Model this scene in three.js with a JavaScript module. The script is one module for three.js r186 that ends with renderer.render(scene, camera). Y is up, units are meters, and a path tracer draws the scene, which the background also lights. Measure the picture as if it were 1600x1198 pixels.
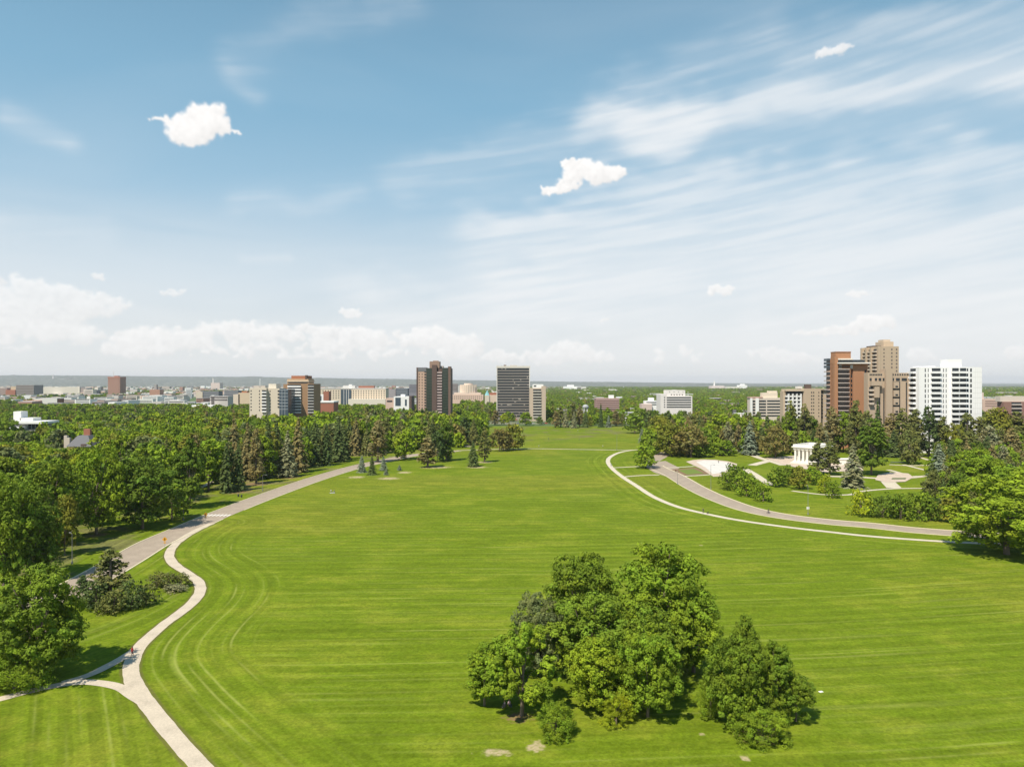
import * as THREE from 'three';
import { mergeGeometries } from 'three/addons/utils/BufferGeometryUtils.js';
import { MarchingCubes } from 'three/addons/objects/MarchingCubes.js';

// ---------------------------------------------------------------- camera, sky, sun, exposure
const EYE = 48, FOC = 1111, MIDX = 800, MIDY = 599;      // eye height (m); focal length and optical axis on a 1600 x 1198 frame
const scene = new THREE.Scene();
const camera = new THREE.PerspectiveCamera(2 * Math.atan(599 / FOC) * 180 / Math.PI, 1600 / 1198, 1, 60000);
camera.position.set(0, EYE, 0);
camera.lookAt(0, EYE, -100);
const renderer = new THREE.WebGLRenderer({ antialias: true });
renderer.toneMapping = THREE.LinearToneMapping;
renderer.toneMappingExposure = 1.22;
renderer.shadowMap.enabled = true;

const SUN_DIR = new THREE.Vector3(-0.36, 0.915, 0.17).normalize();
const sun = new THREE.DirectionalLight(new THREE.Color(1.0, 0.925, 0.80), 5.0);
sun.name = 'sun';
sun.position.copy(SUN_DIR).multiplyScalar(900);
sun.castShadow = true;
sun.shadow.mapSize.set(4096, 4096);
Object.assign(sun.shadow.camera, { left: -700, right: 700, top: 700, bottom: -700, near: 1, far: 3000 });
scene.add(sun, sun.target);
sun.target.position.set(0, 0, -300);
scene.fog = new THREE.FogExp2(new THREE.Color(0.86, 0.91, 1.0), 0.000036);

// ---------------------------------------------------------------- numbers: seeded random, noise
function rng(seed) { let s = seed >>> 0; return () => { s = (s + 0x6d2b79f5) | 0; let t = Math.imul(s ^ (s >>> 15), 1 | s); t = (t + Math.imul(t ^ (t >>> 7), 61 | t)) ^ t; return ((t ^ (t >>> 14)) >>> 0) / 4294967296; }; }
const clamp = (x, a = 0, b = 1) => Math.min(b, Math.max(a, x)), mix = (a, b, t) => a + (b - a) * t;
const sstep = (a, b, x) => { const t = clamp((x - a) / (b - a)); return t * t * (3 - 2 * t); };
function hash(ix, iy) { let h = Math.imul(ix, 374761393) + Math.imul(iy, 668265263) | 0; h = Math.imul(h ^ (h >>> 13), 1274126177); return ((h ^ (h >>> 16)) >>> 0) / 4294967296; }
function noise(x, y) {
  const ix = Math.floor(x), iy = Math.floor(y), fx = x - ix, fy = y - iy, u = fx * fx * (3 - 2 * fx), v = fy * fy * (3 - 2 * fy);
  const a = hash(ix, iy), b = hash(ix + 1, iy), c = hash(ix, iy + 1), d = hash(ix + 1, iy + 1);
  return a + (b - a) * u + (c - a) * v + (a - b - c + d) * u * v;
}
function fbm(x, y, n) { let s = 0, a = 0.5, t = 0; for (let i = 0; i < n; i++) { s += a * noise(x, y); t += a; a *= 0.5; x = x * 2.03 + 17.1; y = y * 2.03 - 9.7; } return s / t; }
const enc = (l) => 255 * (l <= 0.0031308 ? 12.92 * l : 1.055 * Math.pow(l, 1 / 2.4) - 0.055);

// ---------------------------------------------------------------- sky: air and clouds, by direction
{
  const W = 4096, HT = 2048, data = new Float32Array(W * HT * 4);
  const lin = (r, g, b) => [r, g, b].map((c) => { c /= 255; return c <= 0.04045 ? c / 12.92 : Math.pow((c + 0.055) / 1.055, 2.4); });
  const STOPS = [[0, lin(234, 234, 231)], [3, lin(226, 231, 232)], [8, lin(199, 217, 229)], [14, lin(160, 196, 220)], [21, lin(134, 179, 208)], [29, lin(117, 160, 190)], [60, lin(82, 130, 172)], [90, lin(68, 116, 162)]];
  const ae = (px, py) => { const az = Math.atan((px - MIDX) / FOC); return [az * 180 / Math.PI, Math.atan((MIDY - py) / FOC * Math.cos(az)) * 180 / Math.PI]; };
  // cumulus: lumps as [x, y, rx, ry, strength]
  const lump = (px, py, rx, ry, s = 1) => { const [a, e] = ae(px, py), [a1] = ae(px + rx, py), e1 = ae(px, py - ry)[1]; return [a, e, a1 - a, e1 - e, s]; };
  const CUM = [
    { l: [lump(296, 200, 40, 26), lump(322, 182, 32, 25), lump(300, 220, 26, 15, .8), lump(262, 188, 20, 10, .7), lump(243, 184, 12, 5, .6), lump(364, 208, 15, 5, .62), lump(345, 200, 16, 12, .8)], w: 1 },
    { l: [lump(918, 270, 44, 20), lump(955, 272, 28, 14, .85), lump(880, 292, 28, 11, .85), lump(862, 298, 22, 9, .75), lump(900, 258, 24, 10, .8)], w: 1 },
    { l: [lump(1127, 455, 27, 9, .85), lump(1118, 452, 14, 8, .6)], w: .75 },
    { l: [lump(547, 489, 21, 8, .85)], w: .7 }, { l: [lump(152, 434, 13, 6, .8)], w: .6 }, { l: [lump(1343, 459, 30, 6, .7)], w: .6 }, { l: [lump(270, 458, 24, 8, .7)], w: .55 },
    { l: [lump(1300, 80, 34, 8, .72), lump(1318, 74, 16, 6, .7), lump(1284, 86, 20, 5, .6)], w: .75 }, { l: [lump(945, 501, 9, 4, .7)], w: .6 },
    { l: [lump(1360, 505, 38, 15), lump(1330, 515, 60, 10, .8), lump(1270, 520, 40, 6, .6)], w: .7 },
    { l: [lump(890, 552, 44, 18, .9), lump(935, 560, 30, 12, .7), lump(850, 560, 40, 12, .8)], w: .6 },
    { l: [lump(1033, 557, 11, 13, .8), lump(1072, 548, 16, 10, .6), lump(1092, 562, 12, 12, .5)], w: .55 },
    { l: [lump(1200, 555, 40, 13, .8), lump(1240, 562, 50, 12, .7)], w: .5 }, { l: [lump(1440, 555, 24, 16, .8), lump(1590, 552, 30, 12, .8)], w: .5 },
    { l: [lump(60, 480, 110, 40, .9), lump(20, 450, 70, 22, .8), lump(130, 475, 80, 26, .8), lump(60, 520, 120, 24, .8)], w: .62 },
    { l: [lump(400, 520, 150, 18, .85), lump(250, 530, 90, 20, .85), lump(560, 530, 110, 20, .85), lump(670, 530, 40, 22, .9), lump(720, 545, 50, 22, .9), lump(790, 558, 50, 12, .8), lump(460, 550, 260, 16, .8), lump(210, 545, 60, 20, .8)], w: .72 },
    { l: [lump(25, 545, 34, 5, .7)], w: .5 },
  ];
  { const R = rng(31); for (const c of CUM) { const big = c.l; c.puffs = []; for (const [a, e, ra, re, s] of big) { const n = Math.round(clamp(11 * ra / re, 9, 70)); for (let i = 0; i < n; i++) { const t = R() * 6.283, r = Math.sqrt(R()) * .82, pr = (.3 + .34 * R()) * re * s * (1.15 - .35 * r); c.puffs.push([a + Math.cos(t) * r * ra, e + Math.sin(t) * r * re * (Math.sin(t) < 0 ? .7 : .95), pr * 1.25, pr]); } } } }
  for (const c of CUM) { c.a0 = 1e9; c.a1 = -1e9; c.e0 = 1e9; c.e1 = -1e9; for (const [a, e, ra, re] of c.l) { c.a0 = Math.min(c.a0, a - 2.2 * ra); c.a1 = Math.max(c.a1, a + 2.2 * ra); c.e0 = Math.min(c.e0, e - 2.4 * re); c.e1 = Math.max(c.e1, e + 2.4 * re); } }
  // cirrus bands: polylines with half-width and strength
  const band = (pts, half, s, soft = 1) => ({ p: pts.map(([x, y]) => ae(x, y)), half, s, soft });
  const BANDS = [
    band([[930, 195], [1010, 205], [1090, 190], [1200, 160], [1330, 140], [1480, 118], [1640, 95], [1900, 60]], 1.35, 1.0), band([[985, 212], [1045, 225], [1085, 200]], 1.3, .95), band([[940, 190], [1020, 195], [1110, 178]], .7, .6),
    band([[1240, 88], [1290, 68], [1400, 42], [1640, 20], [1900, -10]], 1.3, .42), band([[620, 288], [740, 255], [850, 225], [960, 180], [1050, 110], [1200, 55]], 1.5, .26),
    band([[740, 365], [830, 345], [960, 315], [1120, 285], [1300, 262], [1640, 235], [1900, 220]], 1.2, .34), band([[800, 400], [960, 365], [1150, 340], [1350, 330], [1640, 330], [2000, 330]], 3.2, .55),
    band([[780, 470], [1000, 430], [1250, 420], [1640, 410], [2000, 400]], 3.4, .5), band([[350, 85], [365, 115], [400, 150]], .7, .16), band([[380, 80], [520, 30], [640, 0]], 1.2, .12), band([[10, 178], [60, 200], [105, 222]], .7, .3),
    band([[370, 320], [480, 312], [560, 305]], .8, .18), band([[380, 405], [450, 402]], .35, .25), band([[-200, 330], [60, 352], [160, 362]], .9, .18), band([[540, 470], [760, 455], [900, 440]], 1.4, .3), band([[600, 500], [800, 490], [1000, 500], [1300, 500], [1640, 490]], 2.2, .35),
  ];
  for (const b of BANDS) { b.a0 = Math.min(...b.p.map((p) => p[0])) - 3.5 * b.half; b.a1 = Math.max(...b.p.map((p) => p[0])) + 3.5 * b.half; b.e0 = Math.min(...b.p.map((p) => p[1])) - 3.5 * b.half; b.e1 = Math.max(...b.p.map((p) => p[1])) + 3.5 * b.half; }
  const segd = (p, x, y) => { let best = 1e9; for (let i = 0; i + 1 < p.length; i++) { const ax = p[i][0], ay = p[i][1], bx = p[i + 1][0] - ax, by = p[i + 1][1] - ay, t = clamp(((x - ax) * bx + (y - ay) * by) / (bx * bx + by * by)); const dx = x - ax - bx * t, dy = y - ay - by * t; best = Math.min(best, dx * dx + dy * dy); } return Math.sqrt(best); };
  for (let row = 0; row < HT; row++) {
    const el = ((row + 0.5) / HT - 0.5) * 180, er = el * Math.PI / 180, y = Math.sin(er), ce = Math.cos(er);
    let k = 0; while (k < STOPS.length - 2 && STOPS[k + 1][0] < el) k++;
    const t = sstep(STOPS[k][0], STOPS[k + 1][0], el), tl = clamp((el - STOPS[k][0]) / (STOPS[k + 1][0] - STOPS[k][0])), tt = mix(tl, t, 0.3);
    const air = [0, 1, 2].map((c) => mix(STOPS[k][1][c], STOPS[k + 1][1][c], clamp(tt)) * .84);
    for (let col = 0; col < W; col++) {
      const o = (row * W + col) * 4;
      if (el < -0.3) { data[o] = 0.16; data[o + 1] = 0.2; data[o + 2] = 0.1; data[o + 3] = 1; continue; }
      const phi = ((col + 0.5) / W - 0.5) * 2 * Math.PI, x = Math.cos(phi) * ce, z = Math.sin(phi) * ce;
      const az = Math.atan2(x, -z) * 180 / Math.PI;
      if ((Math.abs(az) > 42 || el > 34) && ((row & 3) !== 2 || (col & 3) !== 2)) continue;        // coarser steps away from the view, filled in below
      // high thin cirrus all round, laid out on a level sheet
      const q = 1 / (Math.max(0, y) + 0.11), u = x * q, v = z * q, ru = u * 0.92 + v * 0.38, rv = -u * 0.38 + v * 0.92;
      const wx = fbm(ru * 0.5 + 5, rv * 0.5, 3) * 1.6, streak = fbm(ru * 0.4 + wx * .7, rv * 1.9 + wx * 2.2, 6), broad = fbm(ru * 0.28 + 31, rv * 0.42 + 12, 3);
      let cir = sstep(0.42, 0.85, streak) * sstep(0.48, 0.78, broad) * 0.12;
      cir += sstep(16, 2, el) * (0.12 + 0.42 * sstep(0.3, 0.7, fbm(az * 0.045 + 90, el * 0.42 + wx, 4)));
      if (Math.abs(az) < 75) {
        for (const b of BANDS) {
          if (az < b.a0 || az > b.a1 || el < b.e0 || el > b.e1) continue;
          const wob = (fbm(az * 0.25 + 7, el * 0.5 + 3, 3) - 0.5) * 2.4 * b.half, d = segd(b.p, az, el + wob) / b.half;
          if (d < 2.6) cir += b.s * Math.exp(-d * d * 0.9) * (0.52 + .8 * sstep(0.28, 0.8, fbm(az * 0.13 + el * 0.2 + 40 + wx * .3, (el - az * 0.15) * 2.1 + wx * 1.1, 6)));
        }
      }
      cir = clamp(1 - Math.exp(-cir * 1.25));
      let cu = 0, lit = 1;
      if (Math.abs(az) < 50) for (const c of CUM) {
        if (az < c.a0 || az > c.a1 || el < c.e0 || el > c.e1) continue;
        const wa = az + (fbm(az * 2.3 + 9, el * 2.3, 4) - 0.5) * 0.7, we = el + (fbm(az * 2.3 - 40, el * 2.3 + 6, 4) - 0.5) * 0.6;
        let f = 0, low = 0, wt = 1e-6; for (const [a, e, ra, re] of c.puffs) { const dx = (wa - a) / ra, dy = (we - e) / re, r2 = dx * dx + dy * dy; if (r2 > 4) continue; const g = Math.exp(-r2 * 1.3); f = 1 - (1 - f) * (1 - g); low += g * (dy - dx * .5); wt += g; }
        const n2 = fbm(az * 3.4, el * 3.8 + 2, 5), dens = f * (.72 + .56 * n2) + (n2 - 0.5) * 0.3 * f;
        const m = sstep(0.1, c.w < 0.8 ? 0.95 : 0.8, dens) * c.w;
        if (m > cu) { cu = m; lit = clamp(0.955 + 0.09 * low / wt + (n2 - 0.5) * 0.14, 0.78, 1.03); }
      }
      const cc = [0.775, 0.78, 0.785], kc = [0.845 * lit, 0.83 * lit, 0.815 * lit];
      for (let c = 0; c < 3; c++) data[o + c] = mix(mix(air[c], cc[c], cir * 0.85), kc[c], cu);
      data[o + 3] = 1;
    }
  }
  for (let row = HT / 2; row < HT; row++) for (let col = 0; col < W; col++) { const o = (row * W + col) * 4; if (data[o + 3]) continue;
    const r0 = clamp(Math.floor((row - 2) / 4) * 4 + 2, HT / 2 + 2, HT - 2), r1 = Math.min(r0 + 4, HT - 2), c0 = Math.floor((col - 2) / 4) * 4 + 2, u = (col - c0) / 4, v = clamp((row - r0) / 4), at = (r, c, k) => data[(r * W + ((c + W) % W)) * 4 + k];
    for (let k = 0; k < 3; k++) data[o + k] = mix(mix(at(r0, c0, k), at(r0, c0 + 4, k), u), mix(at(r1, c0, k), at(r1, c0 + 4, k), u), v); }
  for (let i = 3; i < data.length; i += 4) data[i] = 1;
  const sky = new THREE.DataTexture(data, W, HT, THREE.RGBAFormat, THREE.FloatType);
  sky.mapping = THREE.EquirectangularReflectionMapping; sky.magFilter = THREE.LinearFilter; sky.minFilter = THREE.LinearFilter; sky.needsUpdate = true;
  scene.background = sky; scene.environment = sky;
}

// ---------------------------------------------------------------- helpers
const used = {};
function numbered(name) { const n = used[name] = (used[name] ?? -1) + 1; return n ? `${name}_${String(n).padStart(3, '0')}` : name; }
function tag(o, label, category, group, kind) { o.userData.label = label; if (category) o.userData.category = category; if (group) o.userData.group = group; if (kind) o.userData.kind = kind; return o; }
const shadowed = (o) => { o.traverse((m) => { if (m.isMesh) { m.castShadow = true; m.receiveShadow = true; } }); return o; };
function depth(py) { return EYE * FOC / (py - MIDY); }
function gp(px, py) { const d = depth(py); return new THREE.Vector3((px - MIDX) / FOC * d, 0, -d); }      // a spot on the level ground
function sideways(px, d) { return (px - MIDX) / FOC * d; }
function heightAt(py, d) { return EYE + (MIDY - py) * d / FOC; }
function mat(r, g, b, rough = 0.9, more = {}) { const m = new THREE.MeshStandardMaterial({ roughness: rough, metalness: 0, ...more }); m.color.setRGB(r, g, b); return m; }
function tex(w, h, fn, srgb = true) {       // fn(u, v) -> linear rgb
  const d = new Uint8Array(w * h * 4);
  for (let j = 0, o = 0; j < h; j++) for (let i = 0; i < w; i++, o += 4) { const c = fn((i + 0.5) / w, (j + 0.5) / h); for (let k = 0; k < 3; k++) d[o + k] = srgb ? enc(clamp(c[k])) : 255 * clamp(c[k]); d[o + 3] = 255; }
  const t = new THREE.DataTexture(d, w, h, THREE.RGBAFormat); t.magFilter = THREE.LinearFilter; t.minFilter = THREE.LinearMipmapLinearFilter; t.generateMipmaps = true; t.wrapS = t.wrapT = THREE.RepeatWrapping;
  if (srgb) t.colorSpace = THREE.SRGBColorSpace; t.needsUpdate = true; return t;
}
const tnoise = (u, v, n, oct, k) => { let s = 0, a = .5, t = 0; for (let i = 0; i < oct; i++) { const per = n << i, x = u * per, y = v * per, ix = Math.floor(x), iy = Math.floor(y), fx = x - ix, fy = y - iy, uu = fx * fx * (3 - 2 * fx), vv = fy * fy * (3 - 2 * fy); const h = (p, q) => hash(((ix + p) % per) + 977 * i + k, ((iy + q) % per) + 131 * k); s += a * mix(mix(h(0, 0), h(1, 0), uu), mix(h(0, 1), h(1, 1), uu), vv); t += a; a *= .55; } return s / t; };

function smooth(pts, n = 12) { const c = new THREE.CatmullRomCurve3(pts, false, 'centripetal'); return c.getPoints(n * (pts.length - 1)); }
const left2 = (p, i) => { const a = p[Math.max(0, i - 1)], b = p[Math.min(p.length - 1, i + 1)], dx = b.x - a.x, dz = b.z - a.z, l = Math.hypot(dx, dz) || 1; return [dz / l, -dx / l]; };
// a strip of ground along a line: offsets from the line (m), height above the ground, optional thickness with side faces
function stripGeo(p, o0, o1, y, thick = 0, wob = 0) {
  const pos = [], uv = [], idx = []; let s = 0;
  p.forEach((q, i) => {
    const [lx, lz] = left2(p, i); if (i) s += q.distanceTo(p[i - 1]);
    const w = wob ? (fbm(q.x * 0.35 + 3, q.z * 0.35, 2) - 0.5) * wob : 0, w2 = wob ? (fbm(q.x * 0.35 - 13, q.z * 0.35 + 40, 2) - 0.5) * wob : 0;
    const A = [q.x + lx * (o0 + w), q.z + lz * (o0 + w)], B = [q.x + lx * (o1 + w2), q.z + lz * (o1 + w2)];
    const row = thick ? [[A, y - thick], [A, y], [B, y], [B, y - thick]] : [[A, y], [B, y]];
    row.forEach(([P, h], k) => { pos.push(P[0], h, P[1]); uv.push(k < row.length / 2 ? o0 : o1, s); });
  });
  const n = thick ? 4 : 2;
  for (let i = 0; i + 1 < p.length; i++) for (let k = 0; k + 1 < n; k++) { const a = i * n + k, b = a + 1, c = a + n, d = c + 1; idx.push(a, c, b, b, c, d); }
  const g = new THREE.BufferGeometry(); g.setAttribute('position', new THREE.Float32BufferAttribute(pos, 3)); g.setAttribute('uv', new THREE.Float32BufferAttribute(uv, 2)); g.setIndex(idx);
  const m = g.index.array; // upward faces
  const ax = pos[m[0] * 3], az = pos[m[0] * 3 + 2]; void ax; void az;
  g.computeVertexNormals(); return thick ? g.toNonIndexed() : g;
}
function sheet(name, geo, m, label, category, kind = 'structure') {
  if (geo.index === null) geo.computeVertexNormals();
  const o = new THREE.Mesh(geo, m); o.name = numbered(name); o.receiveShadow = true; o.userData.kind = kind; if (label) o.userData.label = label; if (category) o.userData.category = category; scene.add(o); return o;
}
function polyGeo(pts, y) {       // flat patch of ground with uv in metres
  const s = new THREE.Shape(pts.map((p) => new THREE.Vector2(p.x, -p.z))), g = new THREE.ShapeGeometry(s, 4);
  g.rotateX(-Math.PI / 2); g.translate(0, y, 0);
  const a = g.attributes.position, uv = []; for (let i = 0; i < a.count; i++) uv.push(a.getX(i), a.getZ(i)); g.setAttribute('uv', new THREE.Float32BufferAttribute(uv, 2)); return g;
}
const P = (list) => list.map(([x, y]) => gp(x, y));

// ---------------------------------------------------------------- lines of roads and walks (spots picked on the level ground)
const walkA = smooth(P([[372, 1265], [313, 1198], [274, 1154], [240, 1113], [221, 1085], [207, 1062], [204, 1040], [214, 1016], [233, 995], [262, 971], [293, 948], [311, 927], [311, 911], [293, 896], [271, 881], [264, 867], [271, 853], [290, 838], [312, 826], [330, 818]]));
const walkB = smooth(P([[-70, 1112], [0, 1092], [47, 1080], [95, 1070], [128, 1066], [160, 1068], [188, 1075], [212, 1091], [225, 1098]]));
const walkC = smooth(P([[98, 1067.5], [122, 1060.5], [146, 1051.5], [172, 1038.5], [194, 1026], [208, 1017], [218, 1008]]));
const roadA = smooth(P([[-150, 1010], [-20, 970], [60, 945], [131, 911], [192, 877], [240, 849], [285, 829], [340, 805], [420, 774], [500, 746], [555, 730], [600, 720], [648, 711], [713, 704]]));
const farWalk = smooth(P([[713, 704], [770, 702], [828, 701], [900, 702], [960, 703], [992, 703]]));
const walkD = smooth(P([[1040, 700], [1010, 702], [992, 703], [972, 706], [955, 713], [950, 720], [955, 730], [970, 743], [993, 758], [1025, 778], [1063, 793], [1100, 802], [1150, 812], [1226, 823], [1300, 831.5], [1350, 837], [1450, 844.5], [1514, 848], [1640, 853], [1760, 857]]));
const roadB = smooth(P([[1085, 692], [1050, 703], [1030, 714], [1018, 722], [1028, 731], [1050, 741], [1088, 763], [1125, 780], [1175, 797], [1226, 807], [1300, 816], [1360, 821], [1425, 828], [1510, 834.5], [1620, 841], [1760, 848]]));
function nearLine(line, x, z) { let best = 1e9, side = 1; for (let i = 0; i + 1 < line.length; i += 1) { const a = line[i], b = line[i + 1], bx = b.x - a.x, bz = b.z - a.z, l2 = bx * bx + bz * bz || 1, t = clamp(((x - a.x) * bx + (z - a.z) * bz) / l2), dx = x - a.x - bx * t, dz = z - a.z - bz * t, d = dx * dx + dz * dz; if (d < best) { best = d; side = bx * dz - bz * dx > 0 ? 1 : -1; } } return [Math.sqrt(best), side]; }
// ---------------------------------------------------------------- ground
const DIRT = [[836, 1167, 1.3, 1.5], [775, 1176, 2.2, .9], [812, 1120, 2.2, 1.6, 1], [1096, 1147, .5, .5], [1166, 1185, .6, .7], [1186, 1150, 3, 2, 1],
  [557, 745.5, 4.2, 4.5], [607, 747.5, 5.5, 5], [632, 738, 3.8, 4.5], [680, 730, 9, 6], [745, 730, 6, 5], [757, 722, 5, 5], [455, 745, 5, 9, 1], [400, 756, 7, 9, 1], [373, 768, 6, 8, 1], [149, 836, 4, 4, 1], [1095, 852, .5, .5]].map(([x, y, a, b, mulch]) => { const p = gp(x, y); return [p.x, p.z, a, b, mulch]; });
function distGrid(line, x0, z0, nx, nz, step) { const g = new Float32Array(nx * nz); for (let j = 0; j < nz; j++) for (let i = 0; i < nx; i++) { const [d, s] = nearLine(line, x0 + i * step, z0 + j * step); g[j * nx + i] = d * s; } return (x, z) => { const fx = clamp((x - x0) / step, 0, nx - 1.001), fz = clamp((z - z0) / step, 0, nz - 1.001), i = Math.floor(fx), j = Math.floor(fz), u = fx - i, v = fz - j, o = j * nx + i; return mix(mix(g[o], g[o + 1], u), mix(g[o + nx], g[o + nx + 1], u), v); }; }
const thin = (l) => l.filter((p, i) => i % 4 === 0 || i === l.length - 1);
const dWalkA = distGrid(thin(walkA), -310, -560, 620 / 2, 540 / 2, 2), dWalkD = distGrid(thin(walkD), -310, -820, 620 / 2, 800 / 2, 2), dRoadA = distGrid(thin(roadA), -310, -820, 620 / 2, 800 / 2, 2), dWalkB = distGrid(thin(walkB), -310, -260, 620 / 2, 230 / 2, 2);
function mown(s, t, wide, k) {        // one family of mower passes: s across, t along (m) -> [brighter, clippings]
  s += (fbm(t * 0.018 + k, s * 0.02, 2) - 0.5) * 2.2;
  const line = Math.floor(s / wide), f = s / wide - line, r = hash(line, 71 + k), side = line & 1 ? 1 : -1;
  const edge = Math.exp(-Math.pow((f - 0.5 + (r - 0.5) * 0.4) / 0.11, 2)), along = sstep(0.4, 0.78, fbm(t * 0.06 + r * 90, line * 7.3 + k, 4)) * (0.3 + 0.7 * sstep(0.3, 1, r)) * (.45 + .9 * fbm(t * .6, s * 1.2, 2));
  const fine = fbm(s * 1.6 + k, t * 0.07 + 4, 3) - 0.5;
  return [side * 0.12 * (0.4 + 0.6 * r) + fine * 0.34, edge * along + 0.5 * sstep(0.6, 0.86, fbm(s * 0.75, t * 0.03 + k * 3, 3)) * sstep(.35, .7, fbm(t * .02, s * .05 + k, 2))];
}
function lawn(x, z) {
  const d = -z, a = dWalkA(x, z), rA = dRoadA(x, z), w = dWalkD(x, z);
  let m, meadow = true;
  if (d < 175 && a < 0 && dWalkB(x, z) > 0) m = mown(0.84 * x + 0.54 * d, -0.54 * x + 0.84 * d, 1.75, 5);
  else if ((a < 0 && d < 262) || rA < 0) { m = mown(rA, d, 2.1, 9); meadow = rA > 0; }
  else {
    const main = mown(d - 0.035 * x - 0.0006 * x * x * (x > 0 ? 1 : 0), x, 2.3, 1);
    const ka = d < 285 ? sstep(21, 13, Math.abs(a) + 7 * (fbm(x * .06, z * .06, 2) - .5)) : 0, kd = sstep(17, 10, Math.abs(w) + 5 * (fbm(x * .05, z * .05 + 9, 2) - .5));
    m = main; if (ka > 0) { const e = mown(a, d, 1.9, 3); m = [mix(m[0], e[0], ka), mix(m[1], e[1] * 1.5, ka)]; } if (kd > 0) { const e = mown(w, d, 2.2, 7); m = [mix(m[0], e[0], kd), mix(m[1], e[1], kd)]; }
  }
  const big = fbm(x * 0.014 + 3, z * 0.02 + 8, 3), mid = fbm(x * 0.11, z * 0.16 + 50, 3), grain = fbm(x * 2.6, z * 2.6, 2) - 0.5, speck = hash(Math.floor(x * 7.1), Math.floor(z * 7.1)) - 0.5;
  const fleck = fbm(x * .55 + 20, z * .95, 3), dry = clamp(0.4 * sstep(0.42, 0.75, big) + 0.36 * sstep(0.46, 0.8, mid) + .2 * sstep(.4, .8, fleck) - .02), br = (1 + .8 * m[0]) * (0.82 + 0.34 * mid) * (1 + grain * 0.5 + speck * 0.3 + (fleck - .5) * .2), cl = clamp(m[1] * 0.8);
  let r = mix(0.124, 0.192, dry), g = mix(0.178, 0.2, dry), b = mix(0.009, 0.022, dry);
  if (!meadow) { const duff = sstep(0.5, 0.7, fbm(x * 0.09 + 60, z * 0.09, 4)) * 0.6; r = mix(r, 0.16, duff); g = mix(g, 0.13, duff); b = mix(b, 0.075, duff); }
  r = mix(r * br, 0.34, cl * .62); g = mix(g * br, 0.36, cl * .62); b = mix(b * br, 0.09, cl * .62);
  if (d < 290) { const e = Math.abs(a) - 1.3, k = sstep(.42, .1, Math.abs(e - .12)) * (.45 + .5 * fbm(x * .8, z * .8, 2)); if (k > 0) { r = mix(r, .12, k); g = mix(g, .105, k); b = mix(b, .035, k); } }
  for (const [cx, cz, ax, az, mulch] of DIRT) {
    const dx = (x - cx) / ax, dz = (z - cz) / az; if (dx * dx + dz * dz > 2.6) continue;
    const k = sstep(1.15, 0.5, Math.hypot(dx, dz) + (fbm(x * 1.9, z * 1.9, 4) - 0.5) * 1.5) * (.55 + .45 * sstep(.3, .6, fbm(x * 5, z * 5, 2))), n = 0.8 + 0.4 * fbm(x * 4, z * 4, 2);
    r = mix(r, (mulch ? .23 : .42) * n, k); g = mix(g, (mulch ? .15 : .34) * n, k); b = mix(b, (mulch ? .085 : .2) * n, k);
  }
  return [r, g, b];
}
function lawnSheet(name, x0, x1, z0, z1, w, h, label) {
  const t = tex(w, h, (u, v) => lawn(mix(x0, x1, u), mix(z0, z1, v))); t.wrapS = t.wrapT = THREE.ClampToEdgeWrapping;
  const g = new THREE.BufferGeometry(); g.setAttribute('position', new THREE.Float32BufferAttribute([x0, .012, z0, x1, .012, z0, x1, .012, z1, x0, .012, z1], 3)); g.setAttribute('uv', new THREE.Float32BufferAttribute([0, 0, 1, 0, 1, 1, 0, 1], 2)); g.setIndex([0, 1, 2, 0, 2, 3].reverse()); g.computeVertexNormals();
  return sheet(name, g, new THREE.MeshPhysicalMaterial({ map: t, roughness: 1, specularIntensity: .12 }), label, 'lawn');
}
lawnSheet('mown_lawn', -165, 165, -55, -210, 2048, 1024, 'broad mown meadow lawn around the clump of trees');
lawnSheet('mown_lawn', -300, 300, -210, -800, 1664, 1536, 'far part of the mown meadow between the park roads');
{
  const t = tex(512, 512, (u, v) => { const a = tnoise(u, v, 4, 5, 3), b = tnoise(u, v, 16, 4, 8), k = sstep(.45, .6, a); const n = .75 + .5 * b; return [mix(.075, .16, k * b) * n, mix(.12, .15, k * b) * n, mix(.03, .11, k * b) * n]; });
  const S = 21000, g = new THREE.PlaneGeometry(2 * S, 2 * S); g.rotateX(-Math.PI / 2); const a = g.attributes.uv; for (let i = 0; i < a.count; i++) a.setXY(i, a.getX(i) * 2 * S / 260, a.getY(i) * 2 * S / 260);
  sheet('ground', g, new THREE.MeshStandardMaterial({ map: t, roughness: 1 }), 'level ground of the city reaching to the horizon', 'ground');
}
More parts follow.
